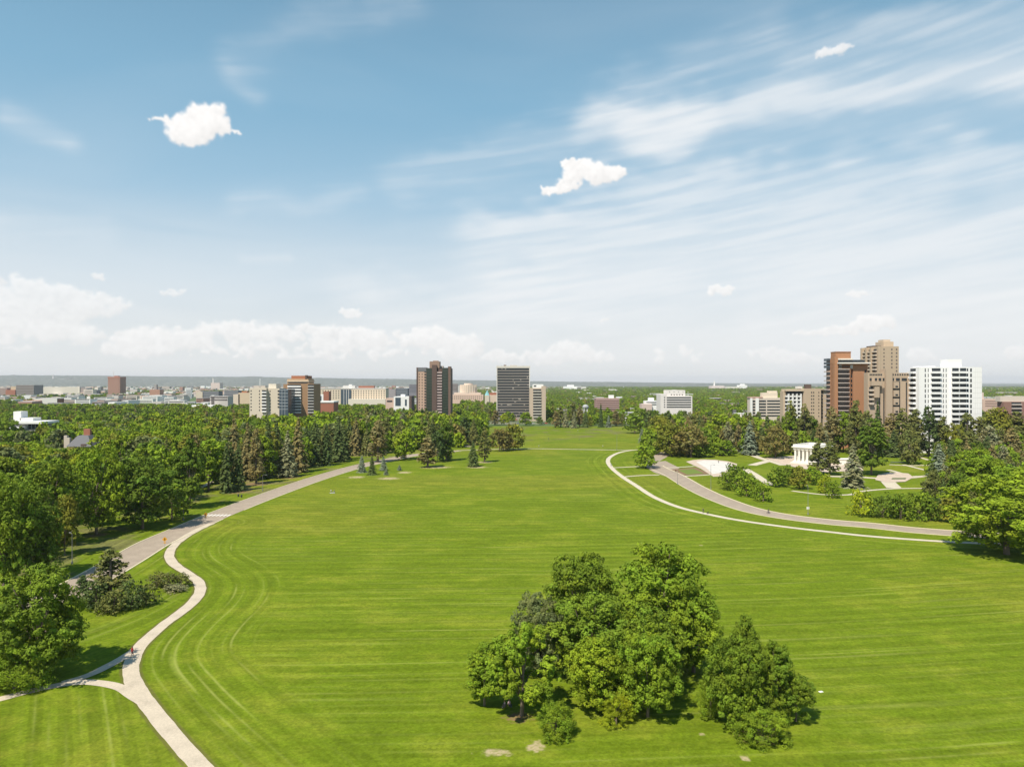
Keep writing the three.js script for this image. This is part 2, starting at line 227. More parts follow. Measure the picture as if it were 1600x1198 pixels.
// far ridge
{
  const N = 700, pos = [], idx = [], uv = [], prof = [[-900, 585], [0, 586], [200, 587.5], [400, 588.5], [560, 591], [700, 593], [850, 595.5], [1000, 597], [1200, 599.5], [1400, 601], [1700, 601.5], [2600, 601.5]];
  const at = (px) => { let i = 0; while (i < prof.length - 2 && prof[i + 1][0] < px) i++; return mix(prof[i][1], prof[i + 1][1], clamp((px - prof[i][0]) / (prof[i + 1][0] - prof[i][0]))); };
  const R = [[9500, 0], [11500, .35], [13200, .8], [14600, 1], [15600, .9], [18500, 0]];
  for (let i = 0; i <= N; i++) { const px = -900 + 3500 * i / N; R.forEach(([d, k], j) => { const top = Math.max(3, heightAt(at(px), 14600)) * (0.9 + 0.12 * fbm(px * 0.02, j * .4, 3) + .07 * fbm(px * .25, j * 1.7, 3)); const dd = d * (1 + 0.05 * (fbm(px * .01, j, 2) - .5)); pos.push(sideways(px, dd), k ? top * k : -2, -dd); uv.push(sideways(px, dd) / 2600, d / 1500); if (i < N && j < R.length - 1) { const o = i * R.length + j; idx.push(o, o + R.length, o + 1, o + 1, o + R.length, o + R.length + 1); } }); }
  const g = new THREE.BufferGeometry(); g.setAttribute('position', new THREE.Float32BufferAttribute(pos, 3)); g.setAttribute('uv', new THREE.Float32BufferAttribute(uv, 2)); g.setIndex(idx); g.computeVertexNormals();
  const t = tex(512, 512, (u, v) => { const a = tnoise(u, v, 16, 4, 5), b = tnoise(u, v, 64, 3, 2), p = sstep(.66, .72, b); return [mix(.07 + .06 * a, .42, p), mix(.085 + .05 * a, .4, p), mix(.06 + .04 * a, .36, p)]; });
  sheet('hills', g, new THREE.MeshStandardMaterial({ map: t, roughness: 1 }), 'low wooded ridge along the horizon', 'hills');
}

// ---------------------------------------------------------------- roads, walks, kerbs, paving
const grit = (k, r, g, b, amp) => { const t = tex(512, 512, (u, v) => { const a = tnoise(u, v, 4, 4, k), f = tnoise(u, v, 64, 3, k + 1), c = sstep(.62, .66, tnoise(u, v, 8, 5, k + 7)) * .05, n = 1 + amp * (a - .5) + amp * 1.3 * (f - .5) - c; return [r * n, g * n, b * n]; }); t.repeat.set(1 / 11, 1 / 11); return new THREE.MeshStandardMaterial({ map: t, roughness: .95 }); };
const ASPHALT = grit(1, .335, .27, .205, .3), GRAVEL = grit(20, .52, .44, .335, .24), CONCRETE = grit(40, .54, .475, .36, .22), PAVING = grit(60, .52, .42, .33, .3), KERB = mat(.64, .56, .38), PAINT = mat(.78, .76, .7), POOL = grit(80, .6, .57, .52, .22);
sheet('road', stripGeo(roadA, -5, 5, .03), ASPHALT, 'asphalt park road curving past the conifer grove', 'road');
sheet('road', stripGeo(roadB, -4.6, 4.6, .03), ASPHALT, 'asphalt park road curving past the white pavilion', 'road');
const cutA = roadA.findIndex((p) => p.x > -107.2 && p.z < -246) ;
sheet('kerb', stripGeo(roadA.slice(0, cutA - 2), -5.35, -4.97, .13, .13), KERB, 'pale kerb of the road below the crossing', 'kerb');
sheet('kerb', stripGeo(roadA.slice(cutA + 3), -5.35, -4.97, .13, .13), KERB, 'pale kerb between meadow and conifer road', 'kerb');
sheet('kerb', stripGeo(roadA, 4.97, 5.3, .13, .13), KERB, 'pale kerb on the woodland side of the road', 'kerb');
sheet('kerb', stripGeo(roadB.slice(44), 4.57, 5.1, .13, .13), KERB, 'pale kerb on the garden side of the pavilion road', 'kerb');
sheet('kerb', stripGeo(roadB.slice(50), -4.95, -4.57, .13, .13), KERB, 'pale kerb on the meadow side of the pavilion road', 'kerb');
sheet('path', stripGeo(walkA, -1.25, 1.25, .05, 0, .3), GRAVEL, 'pale winding walk along the meadow edge', 'path');
sheet('path', stripGeo(walkB, -.95, .95, .056, 0, .25), GRAVEL, 'pale walk branching off below the grass island', 'path');
sheet('path', stripGeo(walkC, -.9, .9, .062, 0, .25), GRAVEL, 'pale walk branching off above the grass island', 'path');
sheet('path', polyGeo(P([[193, 1072], [198, 1060], [200, 1046], [199, 1034], [204, 1020], [222, 1013], [215, 1040], [222, 1070], [232, 1100], [214, 1096]]), .068), GRAVEL, 'pale widened fork of the winding walk', 'path');
sheet('path', stripGeo(farWalk, -1.3, 1.3, .05), GRAVEL, 'pale walk crossing the middle of the meadow', 'path');
sheet('path', stripGeo(walkD, -1.3, 1.3, .056, 0, .2), CONCRETE, 'pale walk beside the pavilion road', 'path');
const LANES = [[[[955, 731], [985, 729.5], [1012, 728]], 1.1], [[[975, 745], [1000, 743], [1030, 742]], 1.1], [[[1068, 744], [1090, 743], [1112, 741.5]], 1.1], [[[1040, 731], [1062, 730], [1085, 728.5]], 1.1], [[[1175, 727], [1190, 723], [1210, 718]], 2.6], [[[1178, 712], [1192, 717], [1206, 721], [1225, 727]], 2.4],
  [[[1165, 733], [1180, 742], [1195, 752], [1206, 758]], 2.2], [[[1238, 767], [1260, 770], [1290, 773], [1328, 773], [1345, 768], [1400, 763.5], [1448, 763]], 1.1], [[[1290, 744], [1340, 745.5], [1390, 748], [1440, 744.5]], 2.6], [[[1388, 734], [1405, 738.5], [1425, 745]], 1.3], [[[1390, 726], [1420, 727.5], [1455, 727]], 1.5], [[[1412, 726], [1432, 731], [1452, 736]], 1.2], [[[1412, 709], [1435, 714], [1452, 719]], 1.3], [[[1425, 745], [1450, 743.5], [1475, 743]], 1.2], [[[1388, 753], [1398, 763]], 3.2],
  [[[-40, 815], [60, 800], [150, 790], [265, 776], [310, 763], [345, 745], [372, 734]], 1.2], [[[690, 690], [712, 696], [735, 698]], 1.5], [[[1080, 705], [1130, 703], [1180, 706]], 1.3]];
LANES.forEach(([l, h], i) => sheet('path', stripGeo(smooth(P(l)), -h, h, .074 + i * .004), CONCRETE, ['narrow walk linking', 'garden walk beside', 'pale walk leading to'][i % 3] + ' ' + ['the lone tree', 'the road crossing', 'the flower bed', 'the paved circle', 'the pavilion terrace', 'the pavilion corner', 'the low shrubs', 'the round bush', 'the spruce beds', 'the rose beds', 'the garden hedge', 'the garden lawn', 'the far garden', 'the blue spruce', 'the garden steps', 'the woodland glade', 'the far pines', 'the bright maples'][i], 'path'));
sheet('plaza', polyGeo(P([[1072, 721.5], [1083, 719], [1096, 717.8], [1118, 718.5], [1138, 721], [1152, 725], [1150, 735], [1135, 744], [1115, 745], [1096, 733]]), .16), PAVING, 'paved circle before the pavilion', 'plaza');
sheet('basin', polyGeo(P([[1088, 722], [1100, 719.5], [1118, 720], [1136, 722.5], [1144, 726.5], [1138, 734], [1128, 739], [1114, 741], [1104, 732]]), .19), POOL, 'shallow white basin in the paved circle', 'basin');
sheet('plaza', polyGeo(P([[1196, 716], [1240, 712], [1335, 720], [1350, 735], [1290, 738], [1230, 728]]), .16), PAVING, 'pale terrace around the pavilion', 'plaza');
sheet('plaza', polyGeo(P([[1372, 742], [1390, 738], [1420, 740], [1428, 746], [1415, 753], [1385, 754], [1368, 750]]), .18), PAVING, 'paved garden square beside the tall spruce', 'plaza');
sheet('plaza', polyGeo(P([[1000, 724], [1040, 720], [1062, 731], [1040, 744], [1022, 738]]), .042), ASPHALT, 'asphalt forecourt at the lone tree', 'plaza');
sheet('flower_bed', polyGeo(P([[1049, 733.5], [1088, 730.5], [1109, 740.5], [1070, 743]]), .1), mat(.2, .12, .06), 'bare soil border of a planted bed', 'flower bed');
sheet('flower_bed', polyGeo(P([[1060, 734.8], [1084, 732.6], [1100, 739.6], [1074, 741.6]]), .12), mat(.13, .18, .018), 'low green planting inside the soil border', 'flower bed');
[[1393, 749.3, 1415, 747.2], [1391, 723.5, 1413, 721.5]].forEach(([a, b, c, d], i) => sheet('flower_bed', polyGeo(P([[a, b], [c, b], [c + 2, d], [a + 2, d]]), .24 + i * .01), mat(.1, .13, .045), ['small dark bed in the garden square', 'small dark bed behind the garden walk'][i], 'flower bed'));
// crossing stripes on the road
{ const at = roadA[cutA], [lx, lz] = left2(roadA, cutA); for (let k = 0; k < 7; k++) { const g = new THREE.PlaneGeometry(.62, 3.2); g.rotateX(-Math.PI / 2); g.rotateY(Math.atan2(lx, lz) + Math.PI / 2); const o = sheet('crossing_stripe', g, PAINT, 'white crossing stripe on the conifer road', 'road marking'); o.position.set(at.x + lx * (k - 3) * 1.35, .036, at.z + lz * (k - 3) * 1.35); o.userData.group = 'crossing stripes'; } }

// ---------------------------------------------------------------- trees
const LEAF = {};
function leafMat(key, r, g, b, pass = .17) { const m = new THREE.MeshPhysicalMaterial({ roughness: .92, transmission: pass, thickness: 0, vertexColors: true, side: THREE.DoubleSide, specularIntensity: .25 }); m.color.setRGB(r, g, b); m.name = key; return LEAF[key] = m; }
leafMat('bright', 0.228, 0.305, 0.017); leafMat('fresh', 0.195, 0.280, 0.018); leafMat('mid', 0.160, 0.231, 0.018); leafMat('deep', 0.114, 0.176, 0.017); leafMat('olive', 0.205, 0.215, 0.026); leafMat('grey', .165, .195, .068); leafMat('rust', .205, .178, .05); leafMat('lime', 0.289, 0.338, 0.015);
leafMat('spruce', 0.109, 0.147, 0.043, .12); leafMat('blue', 0.216, 0.255, 0.169, .12); leafMat('pine', 0.168, 0.177, 0.050, .12); leafMat('tan', 0.248, 0.210, 0.081, .12); leafMat('frost', 0.256, 0.258, 0.131, .12); leafMat('dark', 0.077, 0.117, 0.033, .12); leafMat('juniper', 0.157, 0.173, 0.044, .12);
const BARK = mat(.17, .13, .095), BARKD = mat(.10, .08, .065);
class Leaves {
  constructor() { this.p = []; this.c = []; this.i = []; }
  add(x, y, z, nx, ny, nz, s, l, rot, tint, fold = .25) {        // a folded rhombus facing n
    let ax = -nz, ay = 0, az = nx; let m = Math.hypot(ax, az); if (m < 1e-4) { ax = 1; az = 0; m = 1; } ax /= m; az /= m;
    const bx = ny * az - nz * ay, by = nz * ax - nx * az, bz = nx * ay - ny * ax, c = Math.cos(rot), q = Math.sin(rot);
    const ux = ax * c + bx * q, uy = ay * c + by * q, uz = az * c + bz * q, vx = bx * c - ax * q, vy = by * c - ay * q, vz = bz * c - az * q, o = this.p.length / 3, f = s * fold;
    this.p.push(x - ux * l, y - uy * l, z - uz * l, x + vx * s - nx * f, y + vy * s - ny * f, z + vz * s - nz * f, x + ux * l, y + uy * l, z + uz * l, x - vx * s - nx * f, y - vy * s - ny * f, z - vz * s - nz * f);
    for (let k = 0; k < 4; k++) this.c.push(tint[0], tint[1], tint[2]);
    this.i.push(o, o + 1, o + 2, o, o + 2, o + 3);
  }
  build() { const g = new THREE.BufferGeometry(); g.setAttribute('position', new THREE.Float32BufferAttribute(this.p, 3)); g.setAttribute('color', new THREE.Float32BufferAttribute(this.c, 3)); g.setIndex(this.i); return g; }
}
function limb(a, b, r0, r1, bend, R, seg = 4, rad = 6) { const m = a.clone().lerp(b, .5).add(new THREE.Vector3((R() - .5) * bend, R() * bend * .4, (R() - .5) * bend)), c = new THREE.QuadraticBezierCurve3(a, m, b), g = new THREE.TubeGeometry(c, seg, 1, rad, false), p = g.attributes.position; for (let i = 0; i <= seg; i++) { const q = c.getPoint(i / seg), r = mix(r0, r1, i / seg); for (let k = 0; k <= rad; k++) { const n = i * (rad + 1) + k; p.setXYZ(n, q.x + (p.getX(n) - q.x) * r, q.y + (p.getY(n) - q.y) * r, q.z + (p.getZ(n) - q.z) * r); } } g.computeVertexNormals(); return g; }
// crown outline: radius at height y (unit tree)
const SHAPES = {
  broad: { y0: .17, y1: 1, r: (t) => .40 * Math.pow(Math.sin(Math.PI * Math.pow(clamp(t, .02, .98), .78)), .62), lobe: [.085, .15], n: 30 },
  tall: { y0: .14, y1: 1, r: (t) => .27 * Math.pow(Math.sin(Math.PI * Math.pow(clamp(t, .02, .98), .72)), .6), lobe: [.07, .12], n: 34 },
  low: { y0: .11, y1: 1, r: (t) => .50 * Math.pow(Math.sin(Math.PI * Math.pow(clamp(t, .04, .98), .62)), .6), lobe: [.1, .18], n: 30 },
  dome: { y0: .13, y1: 1, r: (t) => .43 * Math.pow(clamp(1 - Math.pow(Math.abs(2 * t - .9), 2.6), .02, 1), .5), lobe: [.1, .165], n: 40, apart: .56 },
  shrub: { y0: 0.02, y1: 1, r: (t) => .62 * Math.pow(clamp(1 - t * t), .5) * (0.82 + .18 * sstep(0, .3, t)), lobe: [.13, .24], n: 26 },
  pine: { y0: .1, y1: 1, r: (t) => .24 * Math.pow(clamp(1 - t), .5) * (.55 + .45 * sstep(0, .22, t)), lobe: [.05, .085], n: 44 },
};
function measured(crown, trunk) { crown.computeBoundingBox(); const b = crown.boundingBox; return { crown, trunk, wide: ((b.max.x - b.min.x) + (b.max.z - b.min.z)) * .5 * .96, top: b.max.y }; }
function crownTree(shape, seed, leafN, leaf) {
  const S = SHAPES[shape], R = rng(seed * 7919 + 13), L = new Leaves(), lobes = [], H = S.y1 - S.y0, lean = [(R() - .5) * .06, (R() - .5) * .06], ell = .82 + R() * .36;
  for (let k = 0, tries = 0; k < S.n && tries < 900; tries++) {
    const t = Math.pow(R(), .85), a = R() * Math.PI * 2, r = mix(...S.lobe, R()) * (shape === 'pine' ? 1.2 - .5 * t : 1), ro = Math.max(0, S.r(t) - r * .75) * Math.sqrt(.25 + .75 * R()), y = S.y0 + t * H;
    if (y + r * .8 > 1.02) continue;
    const x = Math.cos(a) * ro * ell + lean[0] * t, z = Math.sin(a) * ro / ell + lean[1] * t;
    if (lobes.some((l) => Math.hypot(l.x - x, l.y - y, l.z - z) < (l.r + r) * (S.apart ?? .42))) continue;
    lobes.push({ x, y: Math.max(y, S.y0 + r * .3), z, r, tone: .84 + .32 * R(), warm: (R() - .5) * .14 }); k++;
  }
  const area = lobes.reduce((s, l) => s + l.r * l.r, 0);
  for (const l of lobes) {
    const mine = Math.round(leafN * l.r * l.r / area), subs = Math.max(4, Math.round(10 + 7 * R())), per = Math.max(1, Math.round(mine / subs));
    for (let s = 0; s < subs; s++) {
      const cz = R() * 1.75 - .75, a = R() * Math.PI * 2, q = Math.sqrt(Math.max(0, 1 - cz * cz)), sr = l.r * (.24 + .2 * R()), k = l.r * (.6 + .42 * R());
      const sx = l.x + Math.cos(a) * q * k, sy = l.y + cz * k * .86, sz = l.z + Math.sin(a) * q * k, tone = l.tone * (.84 + .32 * R()), w = l.warm + (R() - .5) * .1;
      for (let i = 0; i < per; i++) {
        let vx, vy, vz, m; do { vx = R() * 2 - 1; vy = R() * 2 - 1; vz = R() * 2 - 1; m = vx * vx + vy * vy + vz * vz; } while (m > 1 || m < .02); m = Math.sqrt(m);
        const rr = Math.pow(m, .55) / m; const px = sx + vx * rr * sr, py = sy + vy * rr * sr * .8, pz = sz + vz * rr * sr;
        let nx = vx / m * .7 + (px - l.x) / l.r * .5 + (R() - .5) * 1.1, ny = vy / m * .6 + .45 + (R() - .5) * .9, nz = vz / m * .7 + (pz - l.z) / l.r * .5 + (R() - .5) * 1.1; const nm = Math.hypot(nx, ny, nz) || 1;
        const b = tone * (.82 + .36 * R()), sc = leaf * (.45 + 1.1 * R() * R() + .2 * R());
        if (py > .015) L.add(px, py, pz, nx / nm, ny / nm, nz / nm, sc * .62, sc, R() * 6.3, [b * (1 + w), b, b * (1 - w)]);
      }
    }
  }
  const wood = [], top = S.y0 + H * (shape === 'pine' ? .93 : .5), r0 = shape === 'shrub' ? .03 : shape === 'tall' ? .017 : .022;
  const tip = new THREE.Vector3(lean[0] * .5, top, lean[1] * .5);
  wood.push(limb(new THREE.Vector3(0, -.015, 0), tip, r0, r0 * .4, .03, R, 6, 8));
  if (shape !== 'pine') lobes.slice(0, 9).forEach((l) => { const y = S.y0 * .8 + R() * (top - S.y0 * .8) * .75; wood.push(limb(new THREE.Vector3(lean[0] * y * .5, y, lean[1] * y * .5), new THREE.Vector3(l.x, Math.max(l.y, y + .03), l.z), r0 * .45, r0 * .14, .05, R, 3, 5)); });
  return measured(L.build(), mergeGeometries(wood));
}
function spruceTree(seed, n, leaf) {
  const R = rng(seed * 331 + 5), L = new Leaves(), whorls = 20, base = .03 + R() * .05; let budget = n;
  const full = .2 + R() * .04;
  for (let w = 0; w < whorls; w++) {
    const t = Math.pow(w / (whorls - 1), .92), y0 = base + t * (.985 - base), len = full * Math.pow(1 - t, .8) * (.82 + .3 * R()) + .012, nb = Math.max(4, Math.round(9 - 4 * t)), share = n * (len + .02) / (whorls * .135), per = Math.max(1, Math.round(share / nb)), a0 = R() * 6.3;
    for (let b = 0; b < nb; b++) {
      const a = a0 + (b + (R() - .5) * .6) / nb * 6.283, l = len * (.75 + .4 * R()), tone = .8 + .4 * R(), w2 = (R() - .5) * .12, ca = Math.cos(a), sa = Math.sin(a), dy = (R() - .5) * .03;
      for (let i = 0; i < per && budget-- > -n * .2; i++) {
        const s = Math.pow(R(), .6), droop = -.32 * l * s * s + .1 * l * s, side = (R() - .5) * .5 * l * (1 - .5 * s), x = ca * l * s - sa * side, z = sa * l * s + ca * side, y = y0 + dy + droop - R() * .02 - Math.abs(side) * .25;
        const sc = leaf * (.7 + .7 * R()) * (1 - .35 * t), b2 = tone * (.8 + .4 * R());
        let nx = ca * .55 + (R() - .5) * .7, ny = .7 + (R() - .5) * .7, nz = sa * .55 + (R() - .5) * .7; const m = Math.hypot(nx, ny, nz);
        L.add(x, Math.max(y, .01), z, nx / m, ny / m, nz / m, sc * .42, sc * 1.15, R() * 6.3, [b2 * (1 + w2), b2, b2 * (1 - w2)], .5);
      }
    }
  }
  return measured(L.build(), limb(new THREE.Vector3(0, -.015, 0), new THREE.Vector3(0, .96, 0), .016, .002, .01, R, 5, 7));
}
const protos = new Map();
const LODS = { hero: [25000, .0138], near: [9500, .0195], mid: [3900, .03], low: [1300, .049], far: [360, .095] };
function proto(kind, lod, seed) {
  const key = kind + lod + seed;
  if (!protos.has(key)) { const [n, s] = LODS[lod]; protos.set(key, kind === 'spruce' ? spruceTree(seed, n * .8, s * 1.0) : crownTree(kind, seed, kind === 'shrub' ? n * .8 : n, kind === 'pine' ? s * .72 : kind === 'tall' ? s * .85 : s * 1.05)); }
  return protos.get(key);
}
const NAME = { dome: 'deciduous_tree', broad: 'deciduous_tree', tall: 'deciduous_tree', low: 'deciduous_tree', shrub: 'shrub', pine: 'pine_tree', spruce: 'spruce_tree' }, CAT = { dome: 'tree', broad: 'tree', tall: 'tree', low: 'tree', shrub: 'shrub', pine: 'pine tree', spruce: 'spruce tree' };
function plant(kind, x, d, h, wide, leaf, seed, turn, label, group, lod) {
  const px = h * 711 / d, level = lod ?? (px > 75 ? 'near' : px > 32 ? 'mid' : 'low'), pr = proto(kind, level, seed), o = new THREE.Group(); o.name = numbered(NAME[kind]);
  const tr = new THREE.Mesh(pr.trunk, kind === 'spruce' || kind === 'pine' ? BARKD : BARK), cr = new THREE.Mesh(pr.crown, LEAF[leaf]); tr.name = 'trunk'; cr.name = 'crown'; o.add(tr, cr);
  o.position.set(x, 0, -d); o.rotation.y = turn; const w = wide ? wide / pr.wide : h; o.scale.set(w, h / pr.top, w);
  tag(o, label, CAT[kind], group); scene.add(shadowed(o)); return o;
}
// a tree by the spot of its foot, its top and its width as seen in the photograph
function treeAt(kind, px, foot, top, widePx, leaf, label, group, lod) { const d = depth(foot), R = rng(Math.round(px * 13 + foot * 7)); const seedN = lod === 'hero' ? Math.round(px) : 1 + Math.floor(R() * 4); return plant(kind, sideways(px, d), d, (foot - top) * d / FOC, widePx * d / FOC, leaf, seedN, R() * 6.3, label, group, lod); }
// ---------------------------------------------------------------- buildings
const CUBE = new THREE.BoxGeometry(1, 1, 1);
const FOOT = [];            // building footprints, kept free of trees: [x, d, radius]
function building(name, label, category, px, d, radius = 26, group) { const o = new THREE.Group(); o.name = numbered(name); o.position.set(sideways(px, d), 0, -d); tag(o, label, category, group); scene.add(o); FOOT.push([o.position.x, d + radius * .5, radius]); o.userData.px = px; o.userData.d = d; return o; }
function box(o, name, m, x0, x1, y0, y1, z0, z1) { const b = new THREE.Mesh(CUBE, m); b.name = name; b.scale.set(x1 - x0, y1 - y0, z1 - z0); b.position.set((x0 + x1) / 2, (y0 + y1) / 2, (z0 + z1) / 2); b.castShadow = b.receiveShadow = true; o.add(b); return b; }
// the same, given by columns and rows of the photograph at the building's own distance; z0..z1 in metres (0 = front, negative = behind)
function pbox(o, name, m, px0, px1, py0, py1, z0, z1) { const k = o.userData.d / FOC, c = o.userData.px; return box(o, name, m, (px0 - c) * k, (px1 - c) * k, py1 === null ? 0 : Math.max(0, heightAt(py1, o.userData.d)), heightAt(py0, o.userData.d), z0, z1); }
const GLASS = new THREE.MeshStandardMaterial({ color: new THREE.Color().setRGB(.028, .034, .04), roughness: .25 }), GLASSB = new THREE.MeshStandardMaterial({ color: new THREE.Color().setRGB(.06, .085, .11), roughness: .2 }), GLASSG = new THREE.MeshStandardMaterial({ color: new THREE.Color().setRGB(.035, .05, .036), roughness: .12 });
const WHITE = mat(.8, .79, .77), CREAM = mat(.62, .54, .43), TAN = mat(.43, .32, .22), BUFF = mat(.5, .39, .28), BROWN = mat(.17, .115, .085), UMBER = mat(.11, .075, .062), ORANGE = mat(.4, .2, .105), BRICK = mat(.33, .13, .08), PINK = mat(.58, .42, .34), GREY = mat(.3, .29, .28), PALE = mat(.6, .58, .55), SLATE = mat(.17, .17, .18), TEAL = mat(.2, .42, .44), SAND = mat(.56, .44, .31), ROOFW = mat(.75, .74, .72), COPPER = mat(.36, .15, .08);
// rows of window bands between two columns, one part per floor
function bands(o, m, px0, px1, pyTop, pitch, n, frac, z, name = 'window_band') { for (let i = 0; i < n; i++) pbox(o, name, m, px0, px1, pyTop + i * pitch, pyTop + i * pitch + pitch * frac, z - .15, z + .12); }
function balconies(o, m, px0, px1, pyTop, pitch, n, frac, z0, z1, name = 'balcony') { for (let i = 0; i < n; i++) pbox(o, name, m, px0, px1, pyTop + i * pitch, pyTop + i * pitch + pitch * frac, z0, z1); }
function windows(o, m, px0, px1, nx, wide, pyTop, pitch, ny, frac, z = .06) { for (let j = 0; j < ny; j++) for (let i = 0; i < nx; i++) { const c = nx > 1 ? mix(px0, px1, i / (nx - 1)) : px0; pbox(o, 'window', m, c - wide / 2, c + wide / 2, pyTop + j * pitch, pyTop + j * pitch + pitch * frac, z - .2, z); } }
// windows or balconies on the side wall that faces the meadow (x = a column), z0..z1 in metres
function sideBands(o, m, px, out, z0, z1, pyTop, pitch, n, frac, name = 'window_band') { const k = o.userData.d / FOC, x = (px - o.userData.px) * k; for (let i = 0; i < n; i++) box(o, name, m, Math.min(x + .1, x + out), Math.max(x + .1, x + out), Math.max(0, heightAt(pyTop + i * pitch + pitch * frac, o.userData.d)), heightAt(pyTop + i * pitch, o.userData.d), z0, z1); }

{ // dark banded office slab at the end of the meadow
  const o = building('office_tower', 'dark office tower with even horizontal bands at the meadow end', 'office tower', 802, 930, 32);
  pbox(o, 'wall', mat(.34, .3, .27), 776.5, 827.5, 575, null, -24, 0); pbox(o, 'cornice', mat(.62, .58, .52), 775.6, 828.4, 571.6, 574.9, -24.6, .6);
  for (const x of [776.2, 827.2]) pbox(o, 'corner_pier', mat(.66, .62, .56), x - .35, x + .85, 574.9, null, -1, .5);
  bands(o, GLASS, 777.2, 826.8, 575.4, 4.3, 18, .56, .12); bands(o, mat(.2, .175, .16), 777.2, 826.8, 575.4 + 2.5, 4.3, 18, .09, .14, 'sill');
  const R = rng(4), blind = mat(.33, .3, .26); for (let i = 0; i < 30; i++) { const r = Math.floor(R() * 18), x = mix(778, 824, R()); pbox(o, 'window_blind', blind, x, x + .8 + 2.2 * R(), 575.5 + r * 4.3, 575.5 + r * 4.3 + .8 + 1.2 * R(), .1, .27); }
  pbox(o, 'roof_plant', BROWN, 787, 791, 569.8, 571.6, -9, -5); pbox(o, 'roof_plant', mat(.5, .45, .4), 797, 808, 570.2, 571.6, -14, -8); pbox(o, 'entrance', BRICK, 797, 808, 654.5, null, 0, 3);
}
{ const o = building('apartment_block', 'narrow beige apartment block beside the dark office tower', 'apartment block', 840, 900, 18);
  pbox(o, 'wall', mat(.5, .4, .31), 827.6, 846, 606, null, -20, 0); pbox(o, 'wall', mat(.5, .4, .31), 846, 852.8, 603, null, -20, .5); pbox(o, 'penthouse', WHITE, 832.5, 849, 600.3, 606, -18, -1); pbox(o, 'penthouse_window', GLASS, 834, 838, 602, 604, -1.2, -.9);
  bands(o, GLASS, 833, 845.6, 608.2, 4.4, 10, .5, .12); balconies(o, mat(.56, .52, .46), 833, 845.8, 610.6, 4.4, 10, .34, 0, 1.5);
}
{ // bronze tower with green glass bays
  const o = building('apartment_tower', 'brown apartment tower with dark green glass bays', 'apartment tower', 677, 850, 30);
  const pier = mat(.115, .075, .062), face = mat(.5, .34, .255);
  pbox(o, 'wall', pier, 651, 703.8, 575, null, -30, -4); pbox(o, 'brick_wing', face, 652.8, 666, 580, null, -12, 0); pbox(o, 'wing_cap', SLATE, 651.2, 666, 574, 580, -12, 0.3); pbox(o, 'edge_pier', pier, 650.6, 652.8, 574, null, -12, .5);
  windows(o, GLASS, 655, 659.5, 2, 1.3, 583.6, 4.4, 15, .42); bands(o, GLASS, 663, 665.6, 579.4, 4.4, 16, .55, .12, 'balcony_shade_glass');  // dark glass in the balcony column also stands in for recess shade
  pbox(o, 'glass_bay', GLASSG, 666.1, 675, 575, null, -12, 1.2); bands(o, mat(.06, .062, .05), 666.1, 675, 575.6, 4.4, 17, .16, 1.25, 'spandrel');
  pbox(o, 'central_pier', pier, 675, 682.6, 570, null, -12, 2.2); pbox(o, 'penthouse', mat(.3, .2, .15), 671, 686.6, 564.5, 575, -14, 0); pbox(o, 'lift_house', mat(.34, .24, .18), 676, 684, 563.2, 566, -10, -3);
  pbox(o, 'balcony_wall', pier, 682.6, 691, 576, null, -12, -.2); balconies(o, mat(.5, .4, .38), 683, 690.6, 581, 4.4, 15, .45, -.2, 1.6);
  pbox(o, 'glass_bay', GLASSG, 691.1, 700, 574.5, null, -12, 1); bands(o, mat(.06, .062, .05), 691.1, 700, 575.6, 4.4, 17, .16, 1.05, 'spandrel'); pbox(o, 'edge_pier', mat(.17, .11, .085), 700, 704, 572.4, null, -14, .6); pbox(o, 'parapet', mat(.45, .38, .33), 686.8, 692, 571.5, 576, -12, -4);
}
{ // cream block
  const o = building('apartment_block', 'cream apartment block with stacked white corner balconies', 'apartment block', 418, 705, 26);
  pbox(o, 'wall', CREAM, 389.5, 416, 606, null, -22, 0); pbox(o, 'wall', CREAM, 416, 435, 606.5, null, -24, -3); pbox(o, 'penthouse', mat(.68, .62, .52), 416, 428, 599.5, 606.5, -20, -6); pbox(o, 'glass_wing', GLASSB, 435, 449, 608, null, -24, -2);
  windows(o, GLASS, 392, 392, 1, 1.8, 609.5, 5, 7, .4); windows(o, GLASS, 405, 405, 1, 1.4, 609.5, 5, 7, .5); bands(o, GLASS, 409, 415.8, 609.3, 5, 7, .5, .1, 'balcony_shade_glass'); balconies(o, WHITE, 409, 416.3, 611.8, 5, 7, .4, -.5, 1.5);  // near-black glass behind the corner balconies carries their shade in its colour
  windows(o, GLASS, 420, 420, 1, 1.5, 610, 5, 7, .45, -2.9); bands(o, GLASS, 432, 435, 609.8, 5, 6, .45, -2.9, 'balcony_shade_glass'); bands(o, mat(.3, .33, .36), 435.4, 448.6, 609, 5, 7, .2, -1.9, 'spandrel'); for (const x of [439, 443.6]) pbox(o, 'mullion', mat(.32, .34, .36), x, x + .7, 608, null, -2, -1.7);  // dark balcony bands again hold the recess shade as colour
}
